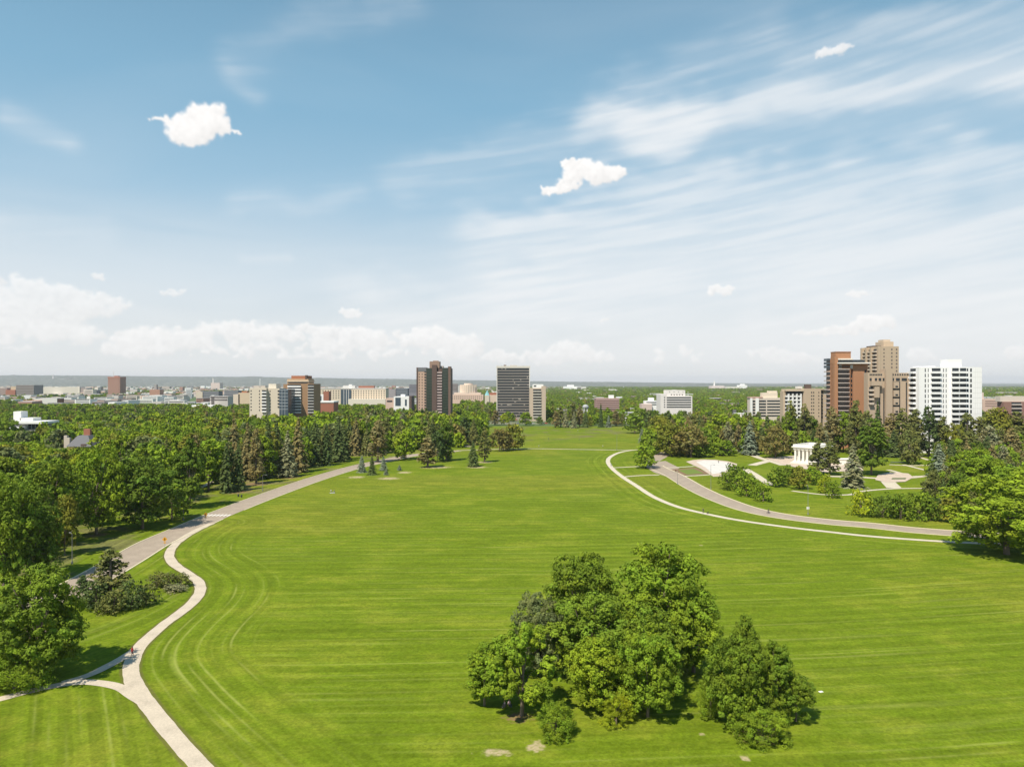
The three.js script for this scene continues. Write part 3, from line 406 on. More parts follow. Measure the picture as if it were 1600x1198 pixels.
{ const o = building('apartment_tower', 'white banded apartment tower with rust brown stepped top', 'apartment tower', 466, 735, 26);
  const brick = mat(.33, .2, .11); pbox(o, 'wall', brick, 449, 490, 599.5, null, -26, 0); pbox(o, 'wing', brick, 439.5, 449, 600, null, -24, -6); pbox(o, 'crown_step', mat(.5, .35, .22), 448, 481, 591.8, 599.5, -22, -1); pbox(o, 'crown_step', COPPER, 453, 479, 586.8, 591.8, -19, -4); pbox(o, 'crown_rim', mat(.62, .5, .38), 447.4, 482, 594.6, 596.2, -22.6, -.4); pbox(o, 'chimney', UMBER, 476, 479, 586, 592.5, -4, -1);
  bands(o, GLASS, 449.6, 470, 600.6, 4.5, 10, .5, .1); balconies(o, WHITE, 449.2, 470.4, 602.6, 4.5, 10, .52, -.2, 1.7); bands(o, GLASS, 481, 489.6, 600.6, 4.5, 10, .5, .1); balconies(o, mat(.45, .44, .42), 481, 490.4, 602.9, 4.5, 10, .36, -.2, 1.4); bands(o, GLASS, 449.6, 480, 597.3, 3, 1, .5, -.9);
}
{ // long hospital block
  const o = building('hospital', 'long cream hospital block with rows of small windows', 'hospital', 546, 1250, 60);
  pbox(o, 'wall', mat(.64, .54, .42), 489, 602.5, 607.5, null, -30, 0); pbox(o, 'parapet', PALE, 488.6, 603, 606.2, 607.5, -30.5, .5); pbox(o, 'roof_plant', PALE, 534, 553, 602.2, 606.2, -20, -8); pbox(o, 'roof_plant', BRICK, 558, 582, 602.8, 606.2, -22, -10); pbox(o, 'roof_plant', WHITE, 543, 548, 600.5, 606.2, -16, -8); pbox(o, 'glass_front', GLASSB, 532.5, 548.5, 608.5, null, -2, 1.5); for (const x of [537, 541, 544.5]) pbox(o, 'glass_pier', PALE, x, x + .7, 608.5, null, 1, 1.7);
  windows(o, GLASS, 492, 529, 10, 1.5, 609.8, 2.9, 5, .5); windows(o, GLASS, 552, 600, 13, 1.5, 609.8, 2.9, 5, .5); pbox(o, 'low_wing', mat(.66, .6, .5), 549, 606, 623, null, 0, 26);
}
{ const o = building('clinic', 'small white clinic with dark glass and brick stair tower', 'building', 502, 1100, 18); pbox(o, 'wall', WHITE, 491, 505, 616.5, null, -20, 0); pbox(o, 'stair_tower', BRICK, 505, 513.5, 611.5, null, -14, 0); for (const x of [494, 499.5]) pbox(o, 'window', GLASSB, x, x + 2.6, 618.5, 628, -.2, .1); }
{ const o = building('school', 'low red brick hall with pale roof behind the grove', 'building', 510, 950, 18); pbox(o, 'wall', BRICK, 497, 521, 629, null, -26, 0); pbox(o, 'roof', ROOFW, 496.4, 521.6, 626.8, 629, -27, .6); }
{ const o = building('office_block', 'white office block with dark glass corner behind the woods', 'building', 628, 1000, 20); pbox(o, 'wall', WHITE, 615, 641, 619.5, null, -30, 0); pbox(o, 'wing', PINK, 602, 615, 622, null, -22, -2); pbox(o, 'penthouse', WHITE, 625, 631, 616.2, 619.5, -16, -6); pbox(o, 'glass', GLASSB, 617.5, 626, 621, 634, -.3, .2); pbox(o, 'glass', GLASSB, 632.5, 635.5, 624, 634, -.3, .2); pbox(o, 'brick_end', UMBER, 639, 643, 618.6, null, -30, .4); pbox(o, 'window', GLASS, 604, 612.5, 625.6, 628, -2.2, -1.8); }
{ // round drum building
  const o = building('round_hall', 'round cream drum tower on a wide classical base', 'building', 731, 1700, 60), k = 1700 / FOC, y0 = heightAt(613.5, 1700), y1 = heightAt(601, 1700);
  const cyl = (name, m, r, a, b, x = 0) => { const c = new THREE.Mesh(new THREE.CylinderGeometry(r, r, b - a, 28), m); c.name = name; c.position.set(x, (a + b) / 2, -22); shadowed(c); o.add(c); }; cyl('drum', mat(.64, .5, .4), 13 * k, y0, y1); cyl('drum_top', mat(.7, .58, .48), 7 * k, y1, y1 + 3.5);
  for (let i = 0; i < 11; i++) { const a = (i - 5) / 5 * 1.35; box(o, 'pilaster', mat(.74, .62, .52), Math.sin(a) * 13.1 * k - .9, Math.sin(a) * 13.1 * k + .9, y0, y1 - .5, -22 + Math.cos(a) * 13.1 * k - .6, -22 + Math.cos(a) * 13.1 * k + .7); }
  pbox(o, 'base', PINK, 705, 755, 616.5, null, -40, 0); pbox(o, 'base_step', mat(.66, .52, .43), 709, 751, 613.4, 616.5, -38, -2); windows(o, mat(.25, .17, .14), 707, 752, 16, 1.2, 618.4, 3.2, 2, .6);
}
{ const o = building('church', 'stone church with a pale teal pyramid roof', 'church', 761, 1300, 14), k = 1300 / FOC; pbox(o, 'tower', mat(.6, .52, .42), 757.5, 764.5, 617.5, null, -9, 0); const g = new THREE.ConeGeometry(5.4 * k, 8.5 * k, 4); g.rotateY(Math.PI / 4); const r = new THREE.Mesh(g, TEAL); r.name = 'roof'; r.position.set(0, heightAt(617.5, 1300) + 4.2 * k, -4.5); shadowed(r); o.add(r); pbox(o, 'nave', mat(.62, .48, .38), 764, 776, 617, null, -30, -2); pbox(o, 'nave_roof', BRICK, 763.6, 776.4, 613.5, 617, -28, -5); }
{ const o = building('apartment_block', 'low pink brown apartment block with white lift house', 'apartment block', 950, 1000, 22); pbox(o, 'wall', mat(.34, .2, .17), 931.5, 967.5, 623, null, -22, 0); balconies(o, mat(.52, .37, .33), 931.2, 967.8, 624.2, 3.2, 5, .42, -.3, .9); pbox(o, 'lift_house', WHITE, 952.5, 960, 617.2, 623, -12, -4); pbox(o, 'parapet', mat(.52, .37, .33), 931, 968, 622.2, 623.2, -22.4, .6); }
{ const o = building('dome_hall', 'small grey domed tower among the far trees', 'building', 915.5, 880, 10), k = 880 / FOC; pbox(o, 'drum', PALE, 912.5, 918.5, 636, null, -6, -1); const d = new THREE.Mesh(new THREE.SphereGeometry(5 * k, 18, 9, 0, 6.3, 0, Math.PI / 2), mat(.36, .37, .38)); d.name = 'dome'; d.scale.y = .85; d.position.set(0, heightAt(636.2, 880), -3.5); shadowed(d); o.add(d); const d2 = new THREE.Mesh(new THREE.CylinderGeometry(5 * k, 4.4 * k, 1.6, 18), mat(.32, .33, .34)); d2.name = 'dome_rim'; d2.position.set(0, heightAt(636.4, 880) - .6, -3.5); shadowed(d2); o.add(d2); }
{ const o = building('town_house', 'white house with dark dormers behind the far trees', 'house', 984, 860, 16); pbox(o, 'wall', WHITE, 968, 1001, 645, null, -14, 0); pbox(o, 'roof', mat(.5, .5, .5), 967.4, 1001.6, 644, 645.2, -14.6, .6); for (const x of [975, 985, 994]) pbox(o, 'window', GLASS, x - 1.8, x + 1.8, 646, 650, -.2, .1); for (const x of [972, 980, 990, 997]) pbox(o, 'window', GLASS, x - 1, x + 1, 653.5, 658, -.2, .1); }
{ const o = building('apartment_block', 'small white and pink block with roof house', 'apartment block', 1016, 960, 16); pbox(o, 'wall', mat(.6, .47, .42), 1003, 1019, 631, null, -18, 0); pbox(o, 'wall', WHITE, 1010, 1030, 626.5, null, -22, -4); pbox(o, 'lift_house', WHITE, 1016, 1024, 621.4, 626.5, -16, -8); bands(o, GLASS, 1011, 1029, 628, 3.4, 2, .4, -3.9); }
{ const o = building('office_block', 'white stepped office block with three dark window rows', 'office block', 1057, 880, 26); pbox(o, 'wall', mat(.72, .67, .64), 1032.5, 1082, 618.5, null, -26, 0); pbox(o, 'wall', mat(.74, .69, .66), 1032.5, 1041, 615.5, 618.5, -26, .1); pbox(o, 'upper_storey', mat(.74, .69, .66), 1043, 1071.5, 609.5, 618.5, -22, -2); windows(o, GLASS, 1050, 1067, 5, 1.8, 615.8, 3, 1, .55, -1.9); bands(o, GLASS, 1042, 1080, 620.2, 3.7, 5, .45, .1); windows(o, GLASS, 1038.6, 1038.6, 1, 2, 620.2, 3.7, 5, .45); windows(o, GLASS, 1047, 1068, 4, .8, 611.5, 3, 1, .5, -1.9); }
{ const o = building('apartment_block', 'pale apartment block with white piers and shaded balconies', 'apartment block', 1199, 735, 26); pbox(o, 'wall', mat(.62, .53, .45), 1173, 1226, 621.5, null, -10, 0); pbox(o, 'roof_edge', mat(.5, .32, .26), 1172, 1192, 620, 621.8, -9, .4); pbox(o, 'penthouse', mat(.7, .6, .48), 1193, 1217, 613.5, 621.5, -9, -3); pbox(o, 'lift_house', mat(.72, .62, .5), 1203.5, 1217, 610.5, 613.5, -9, -4); for (const [a, b] of [[1172.5, 1175.5], [1180.5, 1185.5]]) pbox(o, 'pier', WHITE, a, b, 622, null, -1, 1.4); bands(o, GLASS, 1185.8, 1197, 625.3, 4.6, 6, .5, .1); bands(o, GLASS, 1176, 1180.5, 625.3, 4.6, 6, .6, .1); bands(o, GLASS, 1199, 1225, 625.3, 4.6, 6, .42, .1); }
{ const o = building('apartment_block', 'tan apartment block with white arched balcony columns', 'apartment block', 1257, 610, 30); pbox(o, 'wall', mat(.5, .39, .28), 1256, 1283.3, 607, null, -12, 0); pbox(o, 'wing', mat(.5, .39, .28), 1226, 1256, 611, null, -10, -3); pbox(o, 'roof_edge', mat(.6, .48, .35), 1228, 1256, 607.8, 611, -10, .5); pbox(o, 'roof_plant', UMBER, 1264, 1272, 600.5, 607, -10, -5); pbox(o, 'roof_plant', PALE, 1250, 1258, 603.5, 607, -10, -5); bands(o, GLASS, 1231, 1255.6, 611.2, 5.8, 1, .8, -2.9); for (let i = 0; i < 4; i++) { const x = 1230.5 + i * 6.4; pbox(o, 'balcony_shade_glass', GLASS, x - 1.4, x + 2, 617.5, null, -3.2, -2.7); pbox(o, 'balcony_column', WHITE, x + 2, x + 4, 615, null, -3, -.6); balconies(o, WHITE, x - 1.6, x + 2.2, 618, 6, 6, .38, -3, -.8); }  // tall dark strips between the columns paint the shade of the balconies
  windows(o, GLASS, 1268.6, 1271.8, 2, 1.7, 612, 5.3, 8, .42); windows(o, GLASS, 1279.8, 1279.8, 1, 1.3, 612, 5.3, 8, .42); pbox(o, 'balcony_wing', mat(.5, .39, .28), 1283.3, 1296, 609, null, -12, -5); bands(o, GLASS, 1284.5, 1290, 610.5, 5.6, 8, .75, -4.9, 'balcony_shade_glass'); pbox(o, 'roof_edge', mat(.6, .48, .35), 1283.4, 1296, 607.6, 609, -12, -3); }  // dark bands on the balcony wing paint its shaded recesses
{ // orange brick tower
  const o = building('apartment_tower', 'orange brick apartment tower with long dark balconies', 'apartment tower', 1328, 520, 24), slab = mat(.5, .42, .38);
  pbox(o, 'wall', ORANGE, 1304, 1334, 567, null, -13, -1.5); pbox(o, 'brick_wall', ORANGE, 1333.5, 1351, 577, null, -13, 0); pbox(o, 'brick_wall', ORANGE, 1351, 1356.3, 571, null, -13, -.4); pbox(o, 'corner_pier', ORANGE, 1304, 1309.2, 556.5, null, -6, .6); pbox(o, 'top_storey', ORANGE, 1309.2, 1356.6, 568.2, 577, -13, -.2); pbox(o, 'roof_slab', mat(.72, .68, .62), 1308, 1358, 566.2, 568.2, -14, 3);
  pbox(o, 'setback_storey', GLASS, 1310, 1356, 561.8, 566.2, -13, -4); pbox(o, 'setback_rim', mat(.66, .6, .52), 1312, 1336, 559.6, 561.8, -13, -3); pbox(o, 'lift_house', ORANGE, 1312, 1336, 549.3, 559.6, -14, -6); pbox(o, 'lift_house_cap', mat(.34, .15, .07), 1311.6, 1336.4, 548.6, 549.4, -14.4, -5.6);
  balconies(o, slab, 1309.4, 1327, 576, 7.15, 14, .2, -1.5, 1.3); bands(o, mat(.055, .045, .042), 1309.6, 1326.8, 571.6, 7.15, 14, .26, 1.2, 'railing'); bands(o, GLASS, 1309.4, 1327, 570.2, 7.15, 14, .74, -1.4); pbox(o, 'balcony_pier', ORANGE, 1327, 1328.6, 576, null, -2, .8); windows(o, GLASS, 1331.2, 1331.2, 1, 3.8, 585.5, 7.15, 11, .55, -1.2); bands(o, GLASS, 1351.8, 1354.4, 578, 7.15, 13, .7, -.3, 'window'); for (const x of [1313.5, 1331]) pbox(o, 'window', mat(.6, .58, .55), x - 2, x + 2, 570, 575.6, -.2, .12);
  const k = 520 / FOC, x = (1304 - 1328) * k; box(o, 'side_wall', ORANGE, x - .1, x + 1, 0, heightAt(560, 520), -13, -6); sideBands(o, slab, 1304, -2.2, -12.5, -6.4, 579.5, 7.15, 13, .22, 'balcony'); sideBands(o, GLASS, 1304, -.3, -12.5, -6.4, 573.5, 7.15, 14, .6); sideBands(o, GLASSB, 1304, -2.2, -12.5, -6.4, 559.5, 5.5, 3, .72, 'glass_bay');
}
{ // tall tan tower behind
  const o = building('apartment_tower', 'tall tan tower with ribbed balcony side and roof turret', 'apartment tower', 1386, 560, 22); pbox(o, 'wall', mat(.48, .37, .26), 1373, 1405, 541, null, -25, 0); pbox(o, 'penthouse', mat(.54, .42, .3), 1386.5, 1402, 533, 541, -18, -5); pbox(o, 'turret', mat(.6, .48, .36), 1388, 1399, 529.5, 533, -15, -7); pbox(o, 'roof_plant', UMBER, 1374, 1385, 539, 541, -20, -8);
  windows(o, mat(.12, .1, .09), 1381.8, 1381.8, 1, 1.8, 544.5, 5.6, 12, .45); windows(o, mat(.14, .115, .1), 1394, 1401.5, 2, 2.2, 544.5, 5.6, 12, .5); pbox(o, 'corner_rib', mat(.48, .37, .26), 1372.4, 1375.6, 540.5, null, -2, .5);
  const k = 560 / FOC, x = (1373 - 1386) * k; for (let i = 0; i < 3; i++) { box(o, 'side_rib', mat(.48, .37, .26), x - 2.4, x + .1, 0, heightAt(541.5, 560), -9 - i * 7.6, -7 - i * 7.6); } sideBands(o, GLASS, 1373, -.25, -24, -2, 545, 5.6, 14, .55); for (let i = 0; i < 3; i++) sideBands(o, mat(.6, .5, .4), 1373, -1.8, -6.9 - i * 7.6, -1.6 - i * 7.6, 548, 5.6, 13, .38, 'balcony');
}
{ // lower tan wing with arcaded top
  const o = building('apartment_block', 'tan concrete block with small arched openings along its top', 'apartment block', 1390, 500, 22), w = mat(.45, .345, .25); pbox(o, 'wall', w, 1358, 1385, 582, null, -7, -1.5); pbox(o, 'stair_pier', w, 1384, 1394, 576.3, null, -8, 1); pbox(o, 'wall', w, 1394, 1422.5, 582.4, null, -10, -.5);
  for (let i = 0; i < 8; i++) pbox(o, 'arch_opening', GLASS, 1361 + i * 2.5, 1362.7 + i * 2.5, 584, 586.6, -1.7, -1.4); for (let i = 0; i < 7; i++) pbox(o, 'arch_opening', GLASS, 1395.6 + i * 3.7, 1397.6 + i * 3.7, 584, 586.6, -.7, -.4); for (const [a, b] of [[1361, 1364], [1369, 1372.5], [1375, 1379], [1381.5, 1384]]) pbox(o, 'window', GLASS, a, b, 590.5, 594.8, -1.7, -1.3); for (const [a, b] of [[1395, 1398], [1401, 1407], [1410, 1418]]) pbox(o, 'window', GLASS, a, b, 590.5, 594.8, -.7, -.3);
  pbox(o, 'bay', w, 1361, 1377, 595.5, 602.5, -2, 1.5); pbox(o, 'recess_shade_strip', GLASS, 1363, 1376, 602.8, 607, -1.8, -1.35); pbox(o, 'bay', w, 1366, 1373.6, 604, 621, -2, 1.2); for (let i = 0; i < 4; i++) pbox(o, 'balcony', mat(.56, .46, .37), 1359, 1366, 608 + i * 7, 611 + i * 7, -2, .6); for (let i = 0; i < 4; i++) pbox(o, 'window', GLASS, 1360, 1365, 605 + i * 7, 607.6 + i * 7, -1.7, -1.3); pbox(o, 'window_slot', GLASS, 1376, 1377.4, 606, null, -1.8, -1.35); pbox(o, 'window_slot', GLASS, 1382.4, 1384, 606, null, -1.8, -1.35);  // the dark strip below the bay is recess shade put into colour
  pbox(o, 'recess_shade_strip', GLASS, 1395, 1407.5, 596, null, -.8, -.38); for (let i = 0; i < 5; i++) { pbox(o, 'balcony', w, 1395.5, 1403.5, 596.5 + i * 13, 609 + i * 13 - 2.5, -.6, 1.8); pbox(o, 'window', GLASS, 1397.6, 1401.4, 602.5 + i * 13, 605 + i * 13, 1.7, 1.95); } pbox(o, 'window_slot', GLASS, 1416.6, 1418, 597, null, -.7, -.3); pbox(o, 'edge_pier', w, 1418.2, 1422.6, 594, null, -1, .3);  // dark strip behind the stacked balconies is painted recess shade
}
{ // white tower
  const o = building('apartment_tower', 'tall white apartment tower with rows of dark balconies', 'apartment tower', 1486, 490, 30), w = mat(.82, .81, .8), pitch = 8.1; pbox(o, 'wall', w, 1438, 1535, 573.4, null, -12, 0); pbox(o, 'penthouse', w, 1484.5, 1506, 561, 573.4, -11, -2); pbox(o, 'roof_rail', w, 1456, 1470, 571.6, 573.4, -11, -6); pbox(o, 'roof_rail', w, 1441, 1449, 572, 573.4, -11, -6);
  bands(o, GLASS, 1456.5, 1470, 575.2, pitch, 12, .6, .08, 'balcony_shade_glass'); balconies(o, w, 1454.5, 1470.4, 580, pitch, 12, .42, -.1, 1.6); pbox(o, 'balcony_stack', w, 1486, 1509, 573.6, null, -3, 1.0); bands(o, GLASS, 1487, 1508.6, 575, pitch, 13, .62, 1.05, 'balcony_shade_glass'); balconies(o, w, 1486, 1509.4, 580, pitch, 13, .4, .9, 3.2); for (let i = 0; i < 12; i++) pbox(o, 'balcony_screen', mat(.6, .6, .59), 1497, 1498.6, 575 + i * pitch, 580 + i * pitch, .9, 1.5);  // glazing behind the parapets is near-black to stand for balcony shade
  for (const [x, wd] of [[1446.3, 1.5], [1451, 1], [1474.8, 1], [1479, 1]]) windows(o, GLASS, x, x, 1, wd, 575.6, pitch, 12, .66); for (const [x, wd] of [[1512.3, 2.3], [1517.8, 2.6]]) windows(o, GLASS, x, x, 1, wd, 575.4, pitch, 12, .68); for (let i = 0; i < 11; i++) pbox(o, 'panel_joint', mat(.6, .585, .57), 1521, 1535.05, 581 + i * pitch, 581.3 + i * pitch, -.1, .04); for (const x of [1524.6, 1528.2, 1531.8]) pbox(o, 'panel_joint', mat(.6, .585, .57), x, x + .2, 573.8, null, -.1, .035);
  sideBands(o, GLASS, 1438, -.2, -11.5, -1.5, 575.4, pitch, 13, .62, 'balcony_shade_glass'); sideBands(o, w, 1438, -2.4, -11.8, -4, 580, pitch, 13, .42, 'balcony'); const k = 490 / FOC, x = (1438 - 1486) * k; box(o, 'corner_wall', w, x - .6, x + .4, 0, heightAt(573.4, 490), -4, .1);  // side balcony glazing has the shade put into its dark colour too
}
{ const o = building('apartment_block', 'brown brick block with pale upper storey past the white tower', 'apartment block', 1588, 600, 24); pbox(o, 'wall', mat(.27, .15, .12), 1569, 1640, 627.5, null, -8, 0); pbox(o, 'upper_storey', mat(.62, .54, .46), 1566, 1642, 619, 627.5, -8, -2);  windows(o, GLASS, 1568, 1596, 6, 2, 620, 5, 1, .6, -2.9); for (let i = 0; i < 3; i++) { balconies(o, mat(.5, .44, .4), 1581, 1596, 631 + i * 6, 6, 1, .3, -.2, 1.4); bands(o, GLASS, 1581, 1596, 628.4 + i * 6, 6, 1, .42, .1, 'balcony_shade_glass'); } }  // dark glazing behind the balconies doubles as their painted shade
{ const o = building('apartment_block', 'low pinkish block half hidden beyond the white tower', 'apartment block', 1550, 900, 18); pbox(o, 'wall', PINK, 1536, 1566, 623.5, null, -20, 0); pbox(o, 'roof_house', mat(.62, .5, .44), 1536, 1541, 613, 623.5, -12, -4); bands(o, mat(.3, .2, .17), 1540, 1564, 626, 3.6, 3, .4, .1); }
// ---- buildings past the woods on the city side
{ const o = building('terraced_block', 'white terraced apartment house among the woodland crowns', 'apartment house', 38, 560, 16); pbox(o, 'lift_house', WHITE, 9, 21, 643.5, 660, -16, -8); pbox(o, 'roof_house', mat(.7, .68, .64), 19, 40, 653.5, 660, -18, -8); pbox(o, 'wall', mat(.32, .31, .3), 8, 62, 662, null, -20, -2); pbox(o, 'roof_slab', WHITE, 17, 65.5, 658.5, 662, -21, .8); for (let i = 0; i < 5; i++) { pbox(o, 'terrace_parapet', WHITE, 6 - i * .4, 39 - i * 2, 666.5 + i * 5.4, 669.6 + i * 5.4, -6, 1.6 + i * .5); } for (const x of [41, 47, 53, 59]) pbox(o, 'window', GLASS, x, x + 4, 663, 670, -2.2, -1.8); }
{ const o = building('mansion', 'old mansion with grey hipped roof and tall pale chimneys', 'house', 124, 470, 16), k = 470 / FOC; pbox(o, 'wall', mat(.36, .3, .25), 106, 142, 697, null, -14, 0); let g = new THREE.CylinderGeometry(.3, .72, 1, 4, 1); g.rotateY(Math.PI / 4); g = g.toNonIndexed(); g.computeVertexNormals(); const r = new THREE.Mesh(g, mat(.135, .135, .145, .8)); r.name = 'roof'; r.scale.set(39 * k, heightAt(681, 470) - heightAt(697.4, 470), 16.5); r.position.set(0, (heightAt(681, 470) + heightAt(697.4, 470)) / 2, -7); shadowed(r); o.add(r); for (const [x, a, b, z] of [[88, 682, 693, -9], [105.5, 684, 694, 0], [146, 680, 687, -10], [161, 677, 692, -5]]) pbox(o, 'chimney', mat(.52, .45, .38), x - 2.4, x + 2.4, a, null, z - 2, z); pbox(o, 'chimney', BRICK, 120, 130, 671, 682, -9, -7); pbox(o, 'dormer', UMBER, 127, 135, 693.5, 700, -3, 1.2); }
// ---- larger blocks far across the city
const farBlock = (name, label, px, d, boxes) => { const lo = Math.min(...boxes.map((b) => b[2])), hi = Math.max(...boxes.map((b) => b[3])), o = building(name, label, 'building', px, d, Math.max(12, (hi - lo) / 2 * d / FOC)); for (const [n, m, a, b, t, z0, z1, wd] of boxes) { pbox(o, n, m, a, b, t, null, z0, z1); if (wd) { const [k, rows, fr, wm] = wd; for (let r = 0; r < rows; r++) pbox(o, 'window_band', wm ?? mat(.16, .13, .12), a + .6, b - .6, t + .8 + r * k, t + .8 + r * k + k * fr, z1 - .2, z1 + .2); } } return o; };
{ const o = farBlock('office_tower', 'lone red brown office tower far across the city', 177, 2600, [['wall', mat(.33, .185, .14), 168, 187, 590.5, -40, 0]]); pbox(o, 'face', mat(.33, .185, .14), 174, 185.4, 592.5, null, -1, .6); pbox(o, 'cap', mat(.42, .2, .15), 167.6, 187.2, 588.6, 590.6, -40.5, 1); pbox(o, 'mast', PALE, 172, 172.4, 580, 589, -20, -19); pbox(o, 'roof_house', BRICK, 176, 182, 587, 589, -20, -8); }
farBlock('slab_block', 'long grey apartment slab with white end pier', 98, 2700, [['wall', mat(.34, .29, .25), 64, 122, 605.5, -40, 0, [2.1, 5, .5]], ['roof_edge', mat(.6, .55, .48), 63.6, 122.4, 604.4, -40, .6], ['end_pier', mat(.7, .64, .55), 121.6, 124, 604, -30, 1], ['wing', mat(.33, .27, .25), 124, 134, 606, -40, -2]]);
farBlock('apartment_block', 'red and grey apartment block at the far city edge', 30, 2450, [['wall', BRICK, 9, 24, 609, -30, 3], ['wall', mat(.5, .4, .28), 14, 28, 603.5, -40, -6], ['wall', mat(.26, .24, .23), 24, 52, 601.5, -50, 0, [2.4, 6, .5]], ['wing', mat(.3, .22, .2), -6, 10, 606, -40, 0]]);
farBlock('brick_block', 'low orange brick block beyond the woods', 62, 1550, [['wall', mat(.42, .17, .09), 36, 62, 625.5, -30, 0, [3, 2, .4]], ['wing', mat(.42, .17, .09), 60, 86, 623, -30, -6, [3, 2, .4]], ['roof_edge', PALE, 60, 86, 622.4, -30, -5.5]]);
farBlock('brick_block', 'small round brick block far across the city', 241, 2100, [['wall', mat(.44, .25, .18), 233, 249, 608.5, -24, 0, [2.4, 4, .3, mat(.33, .17, .12)]], ['core', GREY, 238, 242, 600.5, -16, -8]]);
farBlock('office_block', 'dark glass office block with beige end wall', 325, 1900, [['end_wall', mat(.55, .47, .38), 306, 316, 612, -24, 0], ['wall', mat(.12, .13, .15), 314, 341, 611, -28, -2, [2.6, 4, .4, mat(.22, .22, .23)]]]);
farBlock('office_block', 'dark low office block behind the cream block', 364, 2000, [['wall', mat(.13, .13, .15), 350, 372, 610, -28, 0, [2.4, 3, .4, mat(.25, .25, .26)]]]);
farBlock('hall', 'sand coloured hall beside the cream apartment block', 380, 1400, [['wall', SAND, 372, 392, 613.5, -24, 0], ['wing', mat(.6, .5, .4), 364, 374, 616, -24, 0], ['roof', COPPER, 376, 384, 611, -16, -4]]);
farBlock('parking_deck', 'pale concrete deck building above the woodland', 335, 1150, [['wall', mat(.5, .46, .43), 326, 354, 619, -26, -4, [4, 2, .5, mat(.1, .09, .09)]], ['deck', WHITE, 304, 340, 632.5, 0, 20], ['tower', PALE, 328, 333, 617.5, -10, -4]]);
farBlock('dark_block', 'dark grey office block past the white clinic', 627, 1900, [['wall', mat(.1, .11, .13), 618, 637, 606.5, -24, 0, [2.4, 4, .4, mat(.2, .22, .25)]], ['wing', mat(.3, .27, .28), 607, 619, 608, -24, 0]]);
farBlock('dark_block', 'grey violet office tower beside the brown tower', 646, 2300, [['wall', mat(.2, .19, .22), 639, 656, 600.5, -24, 0, [2.2, 6, .4, mat(.12, .12, .14)]]]);
farBlock('office_block', 'grey office block behind the round drum hall', 711, 2400, [['wall', mat(.26, .23, .23), 704, 715, 599.5, -24, 0, [2.2, 5, .4]], ['wing', mat(.5, .47, .45), 714, 722, 602.5, -24, 0]]);
farBlock('stadium', 'white stadium-like complex on the far plain', 893, 5200, [['hall', WHITE, 881, 908, 603.6, -80, 0], ['hall', WHITE, 887, 897, 601.2, -60, -10], ['hall', mat(.7, .66, .62), 902, 916, 604.4, -70, 0]]);
farBlock('campus', 'white hospital campus with chimney on the far plain', 1130, 5600, [['hall', mat(.72, .6, .58), 1112, 1132, 602.6, -80, 0], ['hall', WHITE, 1156, 1168, 601.6, -70, 0], ['hall', WHITE, 1160, 1165, 599.8, -60, -10], ['chimney', WHITE, 1117.4, 1119, 595.4, -40, -30], ['hall', mat(.7, .65, .6), 1135, 1157, 604, -70, 0]]);
farBlock('campus', 'pale campus with slender spire on the far rise', 82, 12600, [['hall', mat(.6, .56, .53), 76, 101, 591.8, -100, 0], ['spire', mat(.62, .58, .55), 78.8, 80.6, 585.5, -60, -40], ['hall', mat(.3, .26, .27), 103, 109, 590.8, -90, 0]]);
farBlock('church', 'pink church with twin spires far across the city', 336, 5200, [['nave', mat(.62, .5, .45), 329, 343, 598, -60, 0], ['spire', PALE, 329.4, 331, 590.5, -30, -24]]);
farBlock('mast', 'thin white radio mast above the far roofs', 406, 3000, [['mast', WHITE, 405.4, 406.2, 591.5, -2, 0], ['hut', mat(.6, .5, .42), 396, 414, 602.5, -30, 0]]);

// ---- pavilion
{
  const d = 430, o = building('pavilion', 'white classical pavilion with columns among the trees', 'pavilion', 1270, d, 20), M = mat(.8, .77, .7), W = 10.5, D = 7, colH = 7.4, y0 = 1.3;
  o.rotation.y = .74;
  for (let i = 0; i < 3; i++) box(o, 'step', mat(.7, .66, .58), -W - 1.5 + i * .5, W + 1.5 - i * .5, i * .43, (i + 1) * .43, -D - 1.5 + i * .5, D + 1.5 - i * .5);
  box(o, 'cella', M, -W + 4, W - 4, y0, y0 + colH, -D + 3.2, D - 3.2);
  const col = new THREE.CylinderGeometry(.52, .62, colH - .9, 14), cap = new THREE.BoxGeometry(1.7, .45, 1.7);
  const put = (x, z) => { const c = new THREE.Mesh(col, M), a = new THREE.Mesh(cap, M), b = new THREE.Mesh(cap, M); c.name = 'column'; a.name = 'capital'; b.name = 'plinth'; c.position.set(x, y0 + colH / 2, z); a.position.y = colH / 2 - .22; b.position.y = -colH / 2 + .22; c.add(a, b); shadowed(c); o.add(c); };
  for (let i = 0; i < 9; i++) for (const z of [-D + .9, D - .9]) put(mix(-W + .9, W - .9, i / 8), z); for (let j = 1; j < 5; j++) for (const x of [-W + .9, W - .9]) put(x, mix(-D + .9, D - .9, j / 5));
  box(o, 'architrave', M, -W, W, y0 + colH, y0 + colH + 1.0, -D, D); box(o, 'cornice', M, -W - .7, W + .7, y0 + colH + 1.0, y0 + colH + 1.5, -D - .7, D + .7); box(o, 'roof', mat(.62, .6, .55), -W + .6, W - .6, y0 + colH + 1.5, y0 + colH + 1.7, -D + .6, D - .6);
  for (const z of [-D + .15, D - .15]) box(o, 'parapet', M, -W, W, y0 + colH + 1.5, y0 + colH + 2.7, z - .22, z + .22); for (const x of [-W + .15, W - .15]) box(o, 'parapet', M, x - .22, x + .22, y0 + colH + 1.5, y0 + colH + 2.7, -D + .4, D - .4);
  const o2 = building('terrace_wall', 'low white stone terrace wall beside the pavilion', 'wall', 1322, 418, 6); box(o2, 'wall', M, -4, 4.5, 0, 3.2, -5, 0); box(o2, 'coping', M, -4.3, 4.8, 3.2, 3.6, -5.3, .3);
}
